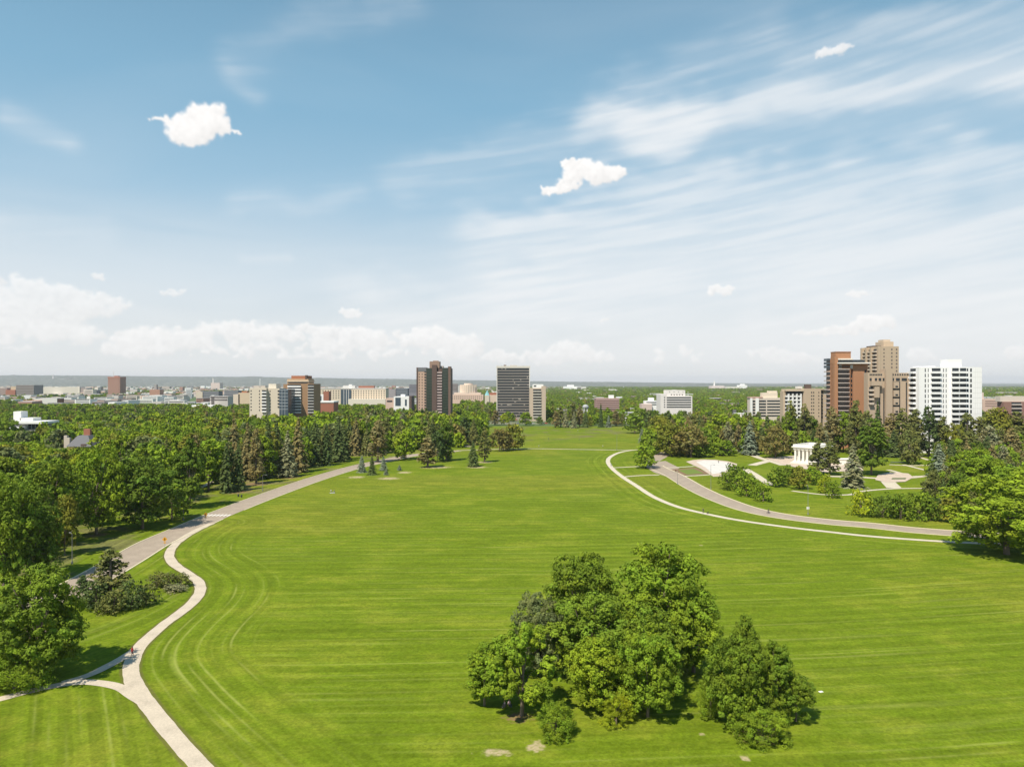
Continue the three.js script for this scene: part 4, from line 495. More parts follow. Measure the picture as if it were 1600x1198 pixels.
// ---------------------------------------------------------------- trees seen one by one
const CL = 'clump of trees on the open meadow';
const HERO = [
  ['broad', 815, 1118, 970, 100, 'fresh', 'tree with a bare visible trunk and mulch ring on the meadow'],
  ['tall', 757, 1102, 1002, 62, 'fresh', 'slender small tree beside the mulch ringed tree'],
  ['dome', 908, 1014, 864, 100, 'mid', 'round topped tree behind the meadow clump'],
  ['dome', 838, 1056, 927, 78, 'grey', 'greyish thin topped tree in the meadow clump'],
  ['dome', 922, 1066, 914, 124, 'mid', 'broad tree in the middle of the meadow clump'],
  ['dome', 1036, 1038, 847, 130, 'fresh', 'tallest bright green tree of the meadow clump'],
  ['dome', 1084, 1050, 908, 94, 'fresh', 'round dense tree beside the gap in the meadow clump'],
  ['dome', 1020, 1086, 942, 94, 'mid', 'inner tree of the clump under the tallest crown'],
  ['dome', 935, 1108, 990, 92, 'bright', 'light green spreading tree at the front of the clump'],
  ['dome', 1012, 1120, 984, 92, 'fresh', 'leafy front tree shading the ground of the meadow clump'],
  ['shrub', 869, 1151, 1092, 62, 'fresh', 'low leafy bush standing before the meadow clump'],
  ['shrub', 963, 1131, 1082, 52, 'lime', 'small yellow green bush under the meadow clump'],
  ['dome', 1150, 1138, 990, 98, 'mid', 'broad dark tree standing apart from the meadow clump'],
  ['tall', 1166, 1130, 957, 58, 'mid', 'pointed tree rising from the separate group'],
  ['shrub', 1110, 1120, 1056, 46, 'fresh', 'leafy bush between the clump and the pointed tree'],
  ['tall', 1211, 1132, 998, 60, 'mid', 'narrow tree beside the pointed meadow tree'],
  ['low', 1244, 1127, 1050, 66, 'mid', 'drooping low tree at the outer edge of the separate group'],
  ['shrub', 1158, 1142, 1064, 66, 'fresh', 'round bush in front of the pointed tree'],
  ['shrub', 1192, 1158, 1106, 80, 'fresh', 'low bush at the foot of the pointed meadow tree'],
  ['dome', 62, 1058, 878, 160, 'mid', 'big round tree above the fork of the walk'], ['shrub', 22, 1076, 1000, 110, 'fresh', 'leafy undergrowth below the big tree at the walk fork'], ['low', 10, 1040, 915, 120, 'deep', 'dark tree pressed behind the big tree at the fork'],
  ['dome', 1574, 866, 738, 146, 'bright', 'big bright green tree at the end of the meadow walk'], ['low', 1625, 850, 715, 120, 'fresh', 'tall green tree behind the big bright tree'], ['low', 1525, 795, 700, 90, 'fresh', 'green tree above the road by the junipers'],
];
HERO.forEach((t) => treeAt(t[0], t[1], t[2], t[3], t[4] * (t[1] < 200 ? 1 : t[0] === 'shrub' || t[1] > 1100 && t[1] < 1300 ? 1.04 : t[1] > 900 && t[2] < 1070 ? 1.26 : 1.16), t[5], t[6], t[1] > 700 && t[1] < 1300 ? CL : undefined, 'hero'));
const SINGLE = [
  // kind, foot x, foot y, top y, width, leaf, label
  ['pine', 172, 944, 856, 60, 'pine', 'loose topped pine beside the park road'], ['pine', 131, 925, 898, 26, 'dark', 'small dark pine next to the loose topped pine'],
  ['dome', 150, 834, 694, 92, 'fresh', 'tall green tree with a thick trunk beside the road'], ['dome', 222, 826, 706, 100, 'deep', 'dark dense tree shading the road crossing'], ['low', 268, 812, 752, 66, 'mid', 'low leaning tree over the road crossing'], ['tall', 296, 794, 683, 56, 'deep', 'narrow dark tree on the sunny verge'], ['broad', 100, 868, 770, 52, 'olive', 'thin olive tree at the shady woodland edge'], ['dome', 48, 905, 760, 100, 'deep', 'dark tree at the near woodland edge'], ['dome', 5, 915, 735, 100, 'mid', 'tall tree where the woods meet the park road'], ['broad', 75, 852, 715, 100, 'mid', 'broad tree behind the near woodland edge'],
  ['pine', 590, 722, 655, 34, 'tan', 'brown tinged pine above the small blue spruces'], ['low', 634, 718, 668, 48, 'bright', 'bright maple beside the bend of the road'], ['pine', 668, 730, 683, 34, 'tan', 'brownish pine on bare soil at the meadow edge'], ['tall', 697, 720, 655, 34, 'deep', 'dark leafy tree at the tip of the grove'], ['low', 683, 722, 672, 30, 'dark', 'dense dark tree behind the brownish pine'], ['shrub', 697, 719, 703, 26, 'dark', 'dark spreading bush at the tip of the grove'],
  ['spruce', 739, 729, 688, 23, 'spruce', 'conical green spruce alone on the meadow'], ['pine', 757, 722, 667, 22, 'pine', 'open pine beside the conical spruce'], ['broad', 744, 690, 653, 24, 'deep', 'dark tree behind the two meadow conifers'],
  ['low', 780, 705, 668, 32, 'rust', 'rusty brown spreading tree in the middle of the meadow'], ['low', 802, 703, 660, 34, 'olive', 'olive brown tree joined to the rusty tree'], ['low', 790, 704, 672, 30, 'rust', 'low rusty tree between two brown crowns'],
  ['low', 1009, 731, 693, 44, 'fresh', 'lone green tree casting shade on the forecourt'], ['spruce', 1003, 692, 668, 14, 'blue', 'small blue grey spruce on the far meadow'], ['low', 992, 677, 648, 40, 'mid', 'round tree with a clear shadow on the far meadow'],
  ['low', 1050, 712, 655, 62, 'olive', 'olive brown tree at the garden entrance'], ['low', 1080, 714, 662, 64, 'rust', 'rust tinged tree at the garden entrance'], ['low', 1098, 714, 680, 40, 'mid', 'green tree in front of the rust tinged tree'], ['low', 1034, 700, 646, 50, 'olive', 'brownish green tree rising behind the garden entrance'], ['broad', 1128, 700, 645, 56, 'bright', 'bright yellow green maple behind the paved circle'], ['broad', 1152, 696, 650, 44, 'bright', 'second bright maple behind the paved circle'], ['low', 1131, 712, 685, 36, 'fresh', 'small green tree beside the paved circle'], ['spruce', 1172, 711, 657, 32, 'blue', 'grey blue spruce beside the bright maples'], ['low', 1212, 716, 662, 48, 'rust', 'brown crowned tree near the pavilion terrace'], ['broad', 1232, 706, 640, 28, 'mid', 'narrow green tree behind the brown crown'], ['low', 1258, 702, 648, 58, 'deep', 'dark green oak behind the pavilion'],
  ['pine', 1279, 741, 688, 34, 'juniper', 'brown green juniper hiding the pavilion columns'], ['pine', 1297, 742, 689, 34, 'juniper', 'second juniper beside the pavilion columns'], ['spruce', 1334, 762, 692, 46, 'frost', 'pale grey green spruce before the pavilion'], ['tall', 1362, 742, 652, 58, 'deep', 'tall dark green tree beside the pavilion'], ['spruce', 1397, 714, 672, 34, 'spruce', 'green spruce at the garden lawn'], ['pine', 1418, 704, 645, 34, 'pine', 'dark pine at the back of the garden'], ['pine', 1446, 706, 640, 36, 'juniper', 'tall pine before the white tower'], ['low', 1486, 702, 673, 44, 'lime', 'lime green round tree behind the blue spruce'], ['spruce', 1468, 765, 692, 44, 'blue', 'silvery blue spruce at the garden edge'], ['low', 1462, 783, 732, 44, 'juniper', 'rounded juniper under the silvery spruce'], ['low', 1492, 792, 727, 54, 'juniper', 'large rounded juniper beside the silvery spruce'],
  ['low', 1487, 815, 775, 44, 'olive', 'small open olive tree near the bright green tree'],
  ['low', 1215, 760, 728, 38, 'mid', 'small spreading tree by the garden walk'], ['low', 1249, 764, 726, 34, 'olive', 'small twisted tree by the garden walk'], ['low', 1232, 757, 725, 30, 'mid', 'little tree between the twisted and spreading ones'], ['low', 1272, 757, 727, 30, 'fresh', 'light green little tree by the terrace'],
];
SINGLE.forEach((t) => treeAt(...t));
const FRONT = [[1236, 706, 625, 30, 'pine', 'juniper'], [1258, 704, 630, 28, 'pine', 'pine'], [1300, 707, 634, 30, 'pine', 'tan'], [1338, 708, 624, 36, 'pine', 'juniper'], [1372, 712, 626, 26, 'spruce', 'dark'], [1318, 706, 642, 46, 'low', 'mid'], [1356, 711, 640, 34, 'pine', 'pine'], [1392, 712, 645, 34, 'pine', 'tan'], [1410, 713, 637, 34, 'pine', 'juniper'], [1430, 714, 638, 36, 'pine', 'pine'], [1452, 714, 634, 34, 'pine', 'dark'], [1474, 714, 650, 36, 'pine', 'juniper'], [1492, 715, 660, 40, 'low', 'olive'], [1512, 714, 644, 36, 'pine', 'juniper'], [1530, 714, 650, 38, 'pine', 'pine'], [1556, 712, 634, 56, 'broad', 'olive'], [1588, 712, 642, 50, 'pine', 'juniper'], [1422, 725, 668, 40, 'low', 'juniper'], [1546, 728, 664, 40, 'pine', 'frost'], [1580, 735, 668, 40, 'pine', 'tan'], [1516, 730, 672, 40, 'pine', 'juniper']];
FRONT.forEach(([x, f, t, w, k, l]) => treeAt(k, x, f, t, w, l, ({ low: 'leafy tree', broad: 'big leafy tree', pine: 'tall pine', spruce: 'narrow spruce' })[k] + ' with ' + ({ juniper: 'olive', pine: 'dull green', tan: 'brown tinged', dark: 'blackish', mid: 'green', olive: 'olive green', frost: 'grey' })[l] + ' crown before the apartment towers', 'tall trees before the apartment towers'));
const BUSH = [[1137, 765, 730, 36, 'mid'], [1152, 762, 722, 44, 'deep'], [1167, 775, 734, 44, 'fresh'], [1193, 783, 752, 36, 'fresh'], [1178, 776, 742, 34, 'fresh']];
BUSH.forEach((b, i) => treeAt('shrub', ...b, ['bush with dense rounded top facing the paved circle', 'dark green bush at the back of the roadside thicket', 'bright bush in the middle of the roadside thicket', 'round bush at the open end of the thicket', 'yellow green bush beside the round one'][i], 'bushes in the roadside thicket'));
[[1346, 805, 763, 46, 'lime'], [1380, 808, 768, 46, 'deep'], [1408, 811, 766, 50, 'mid'], [1437, 812, 765, 48, 'mid'], [1455, 813, 775, 36, 'deep']].forEach((b, i) => treeAt('shrub', ...b, ['yellow green bush starting the hedge above the road', 'dark bush in the hedge above the road', 'tall bush in the hedge above the road', 'wide bush in the hedge above the road', 'dark bush closing the hedge above the road'][i], 'bushes of the hedge above the road'));
[[1301, 778, 750, 28, 'mid', 'round dark bush on the lawn below the pale spruce'], [1289, 770, 738, 26, 'lime', 'yellow green bush behind the round bush'], [272, 924, 912, 40, 'frost', 'pale green ground cover beside the dwarf pines']].forEach((b) => treeAt('shrub', ...b));
[[150, 952, 905, 44], [178, 957, 915, 46], [205, 951, 905, 44], [228, 945, 912, 40], [140, 948, 925, 40], [165, 958, 930, 40]].forEach((b, i) => treeAt('shrub', ...b, i % 2 ? 'juniper' : 'spruce', 'dark dwarf pine in the bed by the park road', 'dwarf pines in the bed'));
[[245, 918, 893, 34], [262, 920, 890, 36], [282, 917, 894, 32]].forEach((b) => treeAt('shrub', ...b, 'pine', 'reddish dark dwarf pine in the bend of the walk', 'dwarf pines in the bend'));
[[565, 738, 711, 18], [599, 735, 712, 16], [603, 742, 731, 10], [624, 735, 726, 9]].forEach((b, i) => treeAt('spruce', ...b, 'blue', ['plump blue spruce by the road bend', 'slim blue spruce by the road bend', 'tiny blue spruce on bare soil', 'tiny blue spruce farthest along the bare soil'][i], 'young blue spruces at the bend')); treeAt('spruce', 581, 742, 712, 18, 'spruce', 'green young spruce between the blue ones');
const GROVE = [[353, 770, 690, 26, 0], [372, 767, 688, 27, 0], [386, 752, 660, 32, 1], [400, 756, 668, 34, 1], [418, 746, 652, 34, 0], [449, 745, 672, 38, 2], [466, 738, 651, 36, 1], [478, 728, 664, 28, 0], [492, 728, 655, 30, 0], [510, 727, 661, 26, 3], [528, 722, 652, 30, 0], [537, 718, 660, 30, 0], [556, 712, 652, 28, 1], [432, 735, 655, 30, 0], [366, 740, 648, 34, 1], [340, 755, 668, 30, 0], [545, 705, 646, 24, 0]];
GROVE.forEach(([x, f, t, w, k], i) => treeAt(k === 1 && i % 2 ? 'pine' : 'spruce', x, f, t, w * (k === 1 && i % 2 ? .9 : 1), ['spruce', 'tan', 'frost', 'dark'][k], ['tall dark green spruce in the roadside conifer grove', 'brown tinged conifer in the roadside conifer grove', 'grey green spruce in the roadside conifer grove', 'blackish narrow spruce in the roadside conifer grove'][k], 'conifers of the roadside grove'));
const ROW = [[868, 668, 640, 15, 'pine', 'tan'], [884, 668, 636, 14, 'spruce', 'frost'], [894, 668, 628, 16, 'pine', 'pine'], [897, 669, 642, 13, 'spruce', 'frost'], [915, 668, 636, 13, 'spruce', 'spruce'], [906, 667, 632, 14, 'pine', 'tan'], [939, 668, 630, 12, 'spruce', 'dark'], [951, 668, 648, 12, 'spruce', 'blue'], [963, 666, 640, 16, 'pine', 'tan'], [876, 667, 634, 14, 'pine', 'pine'], [1012, 668, 640, 16, 'pine', 'pine']];
ROW.forEach(([x, f, t, w, k, l]) => treeAt(k, x, f, t, w, l, { tan: 'brownish pine in the row closing the meadow', pine: 'green pine in the row closing the meadow', frost: 'grey spruce in the row closing the meadow', spruce: 'green spruce in the row closing the meadow', dark: 'tallest dark spruce in the row closing the meadow', blue: 'blue tinted spruce in the row closing the meadow' }[l], 'conifer row closing the meadow'));
[[788, 664, 645, 18, 'lime'], [821, 665, 643, 22, 'fresh'], [843, 664, 650, 12, 'deep'], [860, 662, 652, 14, 'mid'], [773, 664, 640, 18, 'tan'], [728, 672, 640, 22, 'mid'], [755, 667, 641, 24, 'fresh'], [708, 676, 642, 28, 'olive'], [974, 662, 640, 24, 'fresh'], [1000, 662, 636, 28, 'mid'], [1022, 664, 640, 26, 'deep']].forEach(([x, f, t, w, l], i) => treeAt(l === 'tan' ? 'pine' : 'low', x, f, t, w, l, ['yellow green street tree before the office tower', 'round green street tree before the office tower', 'small dark tree beside the beige block', 'low street tree beyond the beige block', 'brown pine at the corner of the office tower', 'leafy tree where the grove meets the far meadow', 'fresh green tree beside the brown pine', 'olive tree where the grove meets the far meadow', 'fresh tree before the white dormer house', 'round tree beside the white dormer house', 'dark tree past the white dormer house'][i]));

// ---------------------------------------------------------------- woods: scattered trees, the largest as individuals, the rest as one mass
const placed = []; scene.children.forEach((o) => { if (/tree|shrub/.test(o.name)) placed.push([o.position.x, -o.position.z, /shrub/.test(o.name) ? 2.5 : 5]); });
const free = (x, d, gap) => !placed.some(([a, b, r]) => Math.abs(a - x) < gap + r && Math.abs(b - d) < gap + r && Math.hypot(a - x, b - d) < (gap + r) * .5) && !FOOT.some(([a, b, r]) => Math.hypot(a - x, b - d) < r + 4);
const wild = [];
function scatter(seed, d0, d1, px0, px1, gap, inside, make) {
  const R = rng(seed), xmax = Math.max(Math.abs(px0 - MIDX), Math.abs(px1 - MIDX)) / FOC; void xmax;
  for (let d = d0; d < d1; d += gap * .86) { const xa = sideways(px0, d), xb = sideways(px1, d); for (let x = xa; x < xb; x += gap) { const jx = x + (R() - .5) * gap * .9, jd = d + (R() - .5) * gap * .9; if (!inside(jx, jd, R) || !free(jx, jd, gap * .5)) continue; const t = make(jx, jd, R); if (t) { wild.push({ x: jx, d: jd, turn: R() * 6.3, seed: 1 + Math.floor(R() * 4), ...t }); placed.push([jx, jd, gap * .3]); } } }
}
const pick = (R, list) => { let r = R() * list.reduce((s, l) => s + l[1], 0); for (const l of list) { if ((r -= l[1]) < 0) return l[0]; } return list[0][0]; };
const GREENS = [['mid', 4], ['fresh', 4], ['deep', 2.4], ['bright', 1.5], ['olive', 1.6], ['grey', .7], ['rust', .12]];
const leafy = (R, h0, h1, greens = GREENS) => { const h = mix(h0, h1, R()); return { kind: R() < .3 ? 'broad' : R() < .45 ? 'dome' : R() < .75 ? 'low' : 'tall', h, w: h * mix(.68, .95, R()), leaf: pick(R, greens) }; };
const conif = (R, h0, h1) => { const h = mix(h0, h1, R()), k = R() < .5 ? 'spruce' : 'pine'; return { kind: k, h, w: h * mix(.34, .46, R()), leaf: pick(R, [['spruce', 2], ['pine', 3], ['tan', 2.4], ['frost', 1.2], ['dark', 1], ['juniper', 2]]) }; };
const roadFar = (x, d) => nearLine(roadThin, x, -d); const roadThin = thin(roadA);
// woods behind the curving road
scatter(11, 172, 700, -160, 760, 10.8, (x, d, R) => { const [q, s] = roadFar(x, d); if (s > 0 || q < (d < 300 ? 25 : 24)) return false; if (d > 520 && x > -28) return false; if (q < 42 && d < 300) return R() < .4; if (q < 60 && d >= 300) return R() < .5; return R() < .93; }, (x, d, R) => { const [q] = roadFar(x, d); const t = d > 290 && q < 70 && R() < .62 ? conif(R, 17, 25)   : leafy(R, 11, 25, [['mid', 3], ['fresh', 4], ['deep', 1.6], ['bright', 2.6], ['olive', 2.2], ['grey', 1.3], ['rust', .15], ['lime', .7]]); if (d > 430) { t.h *= .9; t.w = Math.max(t.w, 11); } const px = MIDX + x / d * FOC; const lim = heightAt(px < 60 ? (d < 500 ? 688 : d < 545 ? 670 : 648) : px < 175 ? (d < 465 ? 697 : 655) : px < 330 ? (d < 420 ? 668 : 640) : 634, d); if (t.h > lim) { t.h = Math.max(7, lim * (.86 + .14 * R())); t.w = Math.min(t.w, 13); } return { ...t, zone: 'woods' }; });
// grove between the two roads' far ends
scatter(12, 515, 770, 560, 772, 10.5, (x, d, R) => { if (d > 690 && x > -30) return false; const s = sideways(692, d); return x < s - 4 && R() < .85; }, (x, d, R) => ({ ...(R() < .45 ? conif(R, 17, 24) : leafy(R, 13, 20)), zone: 'grove' }));
// woods around the garden
scatter(13, 446, 700, 1020, 1780, 10.2, (x, d, R) => { const px = MIDX + x / d * FOC; if (px < 1190 && d < 470) return false; if (px > 1190 && px < 1400 && d < 470) return false; if (px > 1395 && px < 1465 && d < 500) return false; return R() < .9; }, (x, d, R) => ({ ...(R() < .52 ? conif(R, 15, 23) : leafy(R, 12, 19)), zone: 'garden' }));
scatter(14, 262, 446, 1475, 1800, 9.5, (x, d, R) => { const [q] = nearLine(thin(roadB), x, -d); return q > 16 && R() < .85; }, (x, d, R) => ({ ...(R() < .6 ? conif(R, 12, 19) : leafy(R, 11, 17)), zone: 'bank' }));
// street trees beyond the park, thinning into the city
const city = (x, d) => { const px = MIDX + x / d * FOC; return sstep(820, 640, px) * sstep(1150, 1500, d); };
scatter(15, 700, 1500, -260, 1900, 14, (x, d, R) => { const px = MIDX + x / d * FOC; if (px > 692 && px < 1020 && d < 800) return false; if (px > 745 && px < 900 && d < 900) return false; return R() < .86 - .8 * city(x, d); }, (x, d, R) => ({ ...(R() < .12 ? conif(R, 12, 17) : leafy(R, 10, 17)), zone: 'streets' }));
for (const t of wild) if (t.zone === 'streets' && MIDX + t.x / t.d * FOC < 720) t.h = Math.min(t.h, Math.max(6, heightAt(630, t.d)));
for (const t of wild) t.size = t.h / t.d;
wild.sort((a, b) => b.size - a.size);
const WOODS = { woods: ['in the dense woods behind the curving road', 'woods behind the curving road'], grove: ['in the grove beyond the road bend', 'grove beyond the road bend'], garden: ['in the tree belt behind the pavilion garden', 'tree belt behind the garden'], bank: ['on the wooded bank behind the roadside hedge', 'wooded bank behind the hedge'], streets: ['among the street trees beyond the park', 'street trees beyond the park'] };
const SHORT = { woods: 'in the woods', grove: 'in the grove', garden: 'in the garden belt', bank: 'on the wooded bank', streets: 'beyond the park' };
const TONE = { bright: 'bright green', fresh: 'fresh green', mid: 'green', deep: 'dark green', olive: 'olive green', grey: 'grey green', rust: 'rust brown', lime: 'lime green', spruce: 'dark green', blue: 'blue grey', pine: 'dull green', tan: 'brown tinged', frost: 'grey tinged', dark: 'blackish green', juniper: 'olive' };
const KIND = { dome: 'domed leafy tree', broad: 'round crowned tree', low: 'spreading tree', tall: 'slender leafy tree', pine: 'pine tree', spruce: 'spruce tree' };
const TOWARDS = [[70, 'the white terraced house'], [190, 'the grey roofed mansion'], [350, 'the red brown office tower'], [440, 'the cream apartment block'], [500, 'the rust topped tower'], [615, 'the long hospital block'], [715, 'the brown glass tower'], [860, 'the dark office tower'], [1000, 'the white dormer house'], [1100, 'the stepped white office block'], [1190, 'the grey blue spruce'], [1290, 'the tan apartment block'], [1345, 'the orange brick tower'], [1425, 'the tall tan tower'], [1540, 'the white tower'], [9999, 'the brown brick block']];
const landmark = (x, d) => TOWARDS.find(([px]) => MIDX + x / d * FOC < px)[1];
let leafN = 75, coneN = 60; const rest = [];
for (const t of wild) {
  const cone = t.kind === 'pine' || t.kind === 'spruce';
  if ((cone ? coneN : leafN) >= 300) { rest.push(t); continue; }
  if (cone) coneN++; else leafN++;
  plant(t.kind, t.x, t.d, t.h, t.w, t.leaf, t.seed, t.turn, `${t.h > 19 ? 'tall ' : t.h < 13 ? 'short ' : ''}${TONE[t.leaf]} ${KIND[t.kind]} ${SHORT[t.zone]} towards ${landmark(t.x, t.d)}`, WOODS[t.zone][1]);
}
// the mass: copies of light trees, tinted per copy
const far = [];
for (const t of rest) far.push([t.x, t.d, t.h, t.w, t.kind, t.turn, t.leaf]);
{
  const R = rng(77);
  for (let d = 1500; d < 9000; d *= 1 + 11 / d * (d < 3000 ? 1.35 : 2.6)) { const gap = d < 3000 ? 15 + (d - 1500) / 150 : 30 + (d - 3000) / 90, xa = sideways(-160, d), xb = sideways(1760, d); for (let x = xa; x < xb; x += gap) { const jx = x + (R() - .5) * gap, jd = d + (R() - .5) * gap; if (R() > .9 - .78 * city(jx, jd) * (.55 + .9 * sstep(.4, .6, fbm(jx * .003, jd * .002, 3)))) continue; if (R() < .55 * sstep(4200, 6500, jd)) continue; if (FOOT.some(([a, b, r]) => Math.abs(a - jx) < r + 20 && jd > b - 260 && jd < b + 60 && b > 1300)) continue; const h = mix(9, 15, R()), big = d > 3000 ? mix(1.3, 2.2, R()) : 1; far.push([jx, jd, h * (big > 1 ? 1.1 : 1), h * .95 * big, 'low', R() * 6.3, pick(R, GREENS)]); } }
}
{
  const kinds = { leafy: far.filter((t) => t[4] !== 'pine' && t[4] !== 'spruce'), cone: far.filter((t) => t[4] === 'pine' || t[4] === 'spruce') };
  const make = (list, kind, seed, name, label) => { if (!list.length) return; const pr = proto(kind, 'far', seed), m = new THREE.MeshPhysicalMaterial({ roughness: .95, transmission: .2, thickness: 0, vertexColors: true, side: THREE.DoubleSide, specularIntensity: .2 }); const o = new THREE.InstancedMesh(pr.crown, m, list.length), M = new THREE.Matrix4(), q = new THREE.Quaternion(), up = new THREE.Vector3(0, 1, 0);
    list.forEach(([x, d, h, w, , turn, leaf], i) => { const s = w / pr.wide; M.compose(new THREE.Vector3(x, -.05 * h, -d), q.setFromAxisAngle(up, turn), new THREE.Vector3(s, h, s)); o.setMatrixAt(i, M); o.setColorAt(i, LEAF[leaf].color); }); o.name = numbered(name); tag(o, label, 'trees', undefined, 'stuff'); o.castShadow = o.receiveShadow = true; scene.add(o); };
  for (let k = 0; k < 3; k++) make(kinds.leafy.filter((t, i) => i % 3 === k), 'low', k + 1, 'distant_woodland', ['mass of leafy street trees spreading to the horizon', 'further leafy crowns filling the distant woodland', 'smaller leafy crowns between the distant roofs'][k]);
  make(kinds.cone, 'pine', 2, 'distant_conifers', 'conifers mixed into the distant woodland');
}
// ---------------------------------------------------------------- low roofs of the city
{
  const R = rng(501), shades = [[.75, .73, .7], [.6, .57, .53], [.7, .62, .54], [.42, .36, .32], [.3, .22, .18], [.5, .46, .43], [.36, .2, .15], [.78, .77, .76], [.22, .22, .23], [.55, .4, .33], [.66, .66, .66]].map((c) => mat(...c)), roofs = [mat(.72, .71, .69), mat(.45, .43, .41), mat(.24, .22, .21)], list = [];
  for (let i = 0; i < 1500; i++) { const d = 1250 * Math.pow(7200 / 1250, Math.pow(R(), .8)), px = mix(-60, 860, R()), x = sideways(px, d); if (R() > .25 + city(x, d) || FOOT.some(([a, b, r]) => Math.abs(a - x) < r + 30 && d < b + 30 && d > b - 320)) continue; list.push([x, d, px]); }
  for (let i = 0; i < 150; i++) { const d = 780 * Math.pow(5, R()), px = mix(870, 1680, R()), x = sideways(px, d); if (FOOT.some(([a, b, r]) => Math.abs(a - x) < r + 20 && Math.abs(b - d) < r + 40)) continue; list.push([x, d, px]); }
  const sized = list.map(([x, d, px]) => { const tall = R() < .1 && d > 1700 && px < 800, w = mix(11, 40, R() * R()) * (1 + d / 7000), h = tall ? mix(16, 30, R()) : mix(6, 12, R()) * (1 + d / 9000); return { x, d, w, h, dep: mix(14, 34, R()), m: Math.floor(R() * shades.length), r: Math.floor(R() * 3), turn: R() < .7 ? 0 : (R() - .5) * .9, size: w * h / d / d }; }).sort((a, b) => b.size - a.size);
  sized.slice(0, 260).forEach((b) => { const o = new THREE.Group(); o.name = numbered('low_building'); o.position.set(b.x, 0, -b.d); o.rotation.y = b.turn; tag(o, ['white', 'grey', 'tan', 'brown', 'brick brown', 'stone grey', 'red brick', 'bright white', 'charcoal', 'pinkish', 'pale'][b.m] + ' ' + (b.w > 34 ? 'wide' : b.h > 14 ? 'tall' : 'small') + ' building under a ' + ['pale', 'grey', 'dark'][b.r] + ' roof towards ' + landmark(b.x, b.d), 'building', 'low buildings of the far city'); scene.add(o); box(o, 'wall', shades[b.m], -b.w / 2, b.w / 2, 0, b.h, -b.dep / 2, b.dep / 2); box(o, 'roof', roofs[b.r], -b.w / 2 - .3, b.w / 2 + .3, b.h, b.h + .5, -b.dep / 2 - .3, b.dep / 2 + .3); if (b.size * 711 * 711 > 40) for (let f = 0; f < Math.floor(b.h / 3.4); f++) box(o, 'window_band', GLASS, -b.w * .44, b.w * .44, 1.2 + f * 3.4, 2.6 + f * 3.4, b.dep / 2 - .1, b.dep / 2 + .12); });
  const o = new THREE.InstancedMesh(CUBE, mat(1, 1, 1), 0); void o;
  const more = sized.slice(260); for (let i = 0; i < 2600; i++) { const d = mix(2600, 9300, Math.pow(R(), .7)), px = R() < .7 ? mix(-80, 900, R()) : mix(860, 1700, R()); if (px > 860 && d < 4600) continue; more.push({ x: sideways(px, d), d, w: mix(14, 90, R() * R()), h: mix(5, 11, R()), dep: mix(16, 50, R()), m: Math.floor(R() * shades.length), turn: R() < .7 ? 0 : R() }); }
  const I = new THREE.InstancedMesh(CUBE, mat(1, 1, 1), more.length), M = new THREE.Matrix4(), q = new THREE.Quaternion(), up = new THREE.Vector3(0, 1, 0); more.forEach((b, i) => { M.compose(new THREE.Vector3(b.x, b.h / 2, -b.d), q.setFromAxisAngle(up, b.turn), new THREE.Vector3(b.w, b.h, b.dep)); I.setMatrixAt(i, M); I.setColorAt(i, shades[b.m].color); }); I.name = 'distant_roofs'; tag(I, 'countless small roofs on the far plain', 'roofs', undefined, 'stuff'); I.castShadow = I.receiveShadow = true; scene.add(I);
}
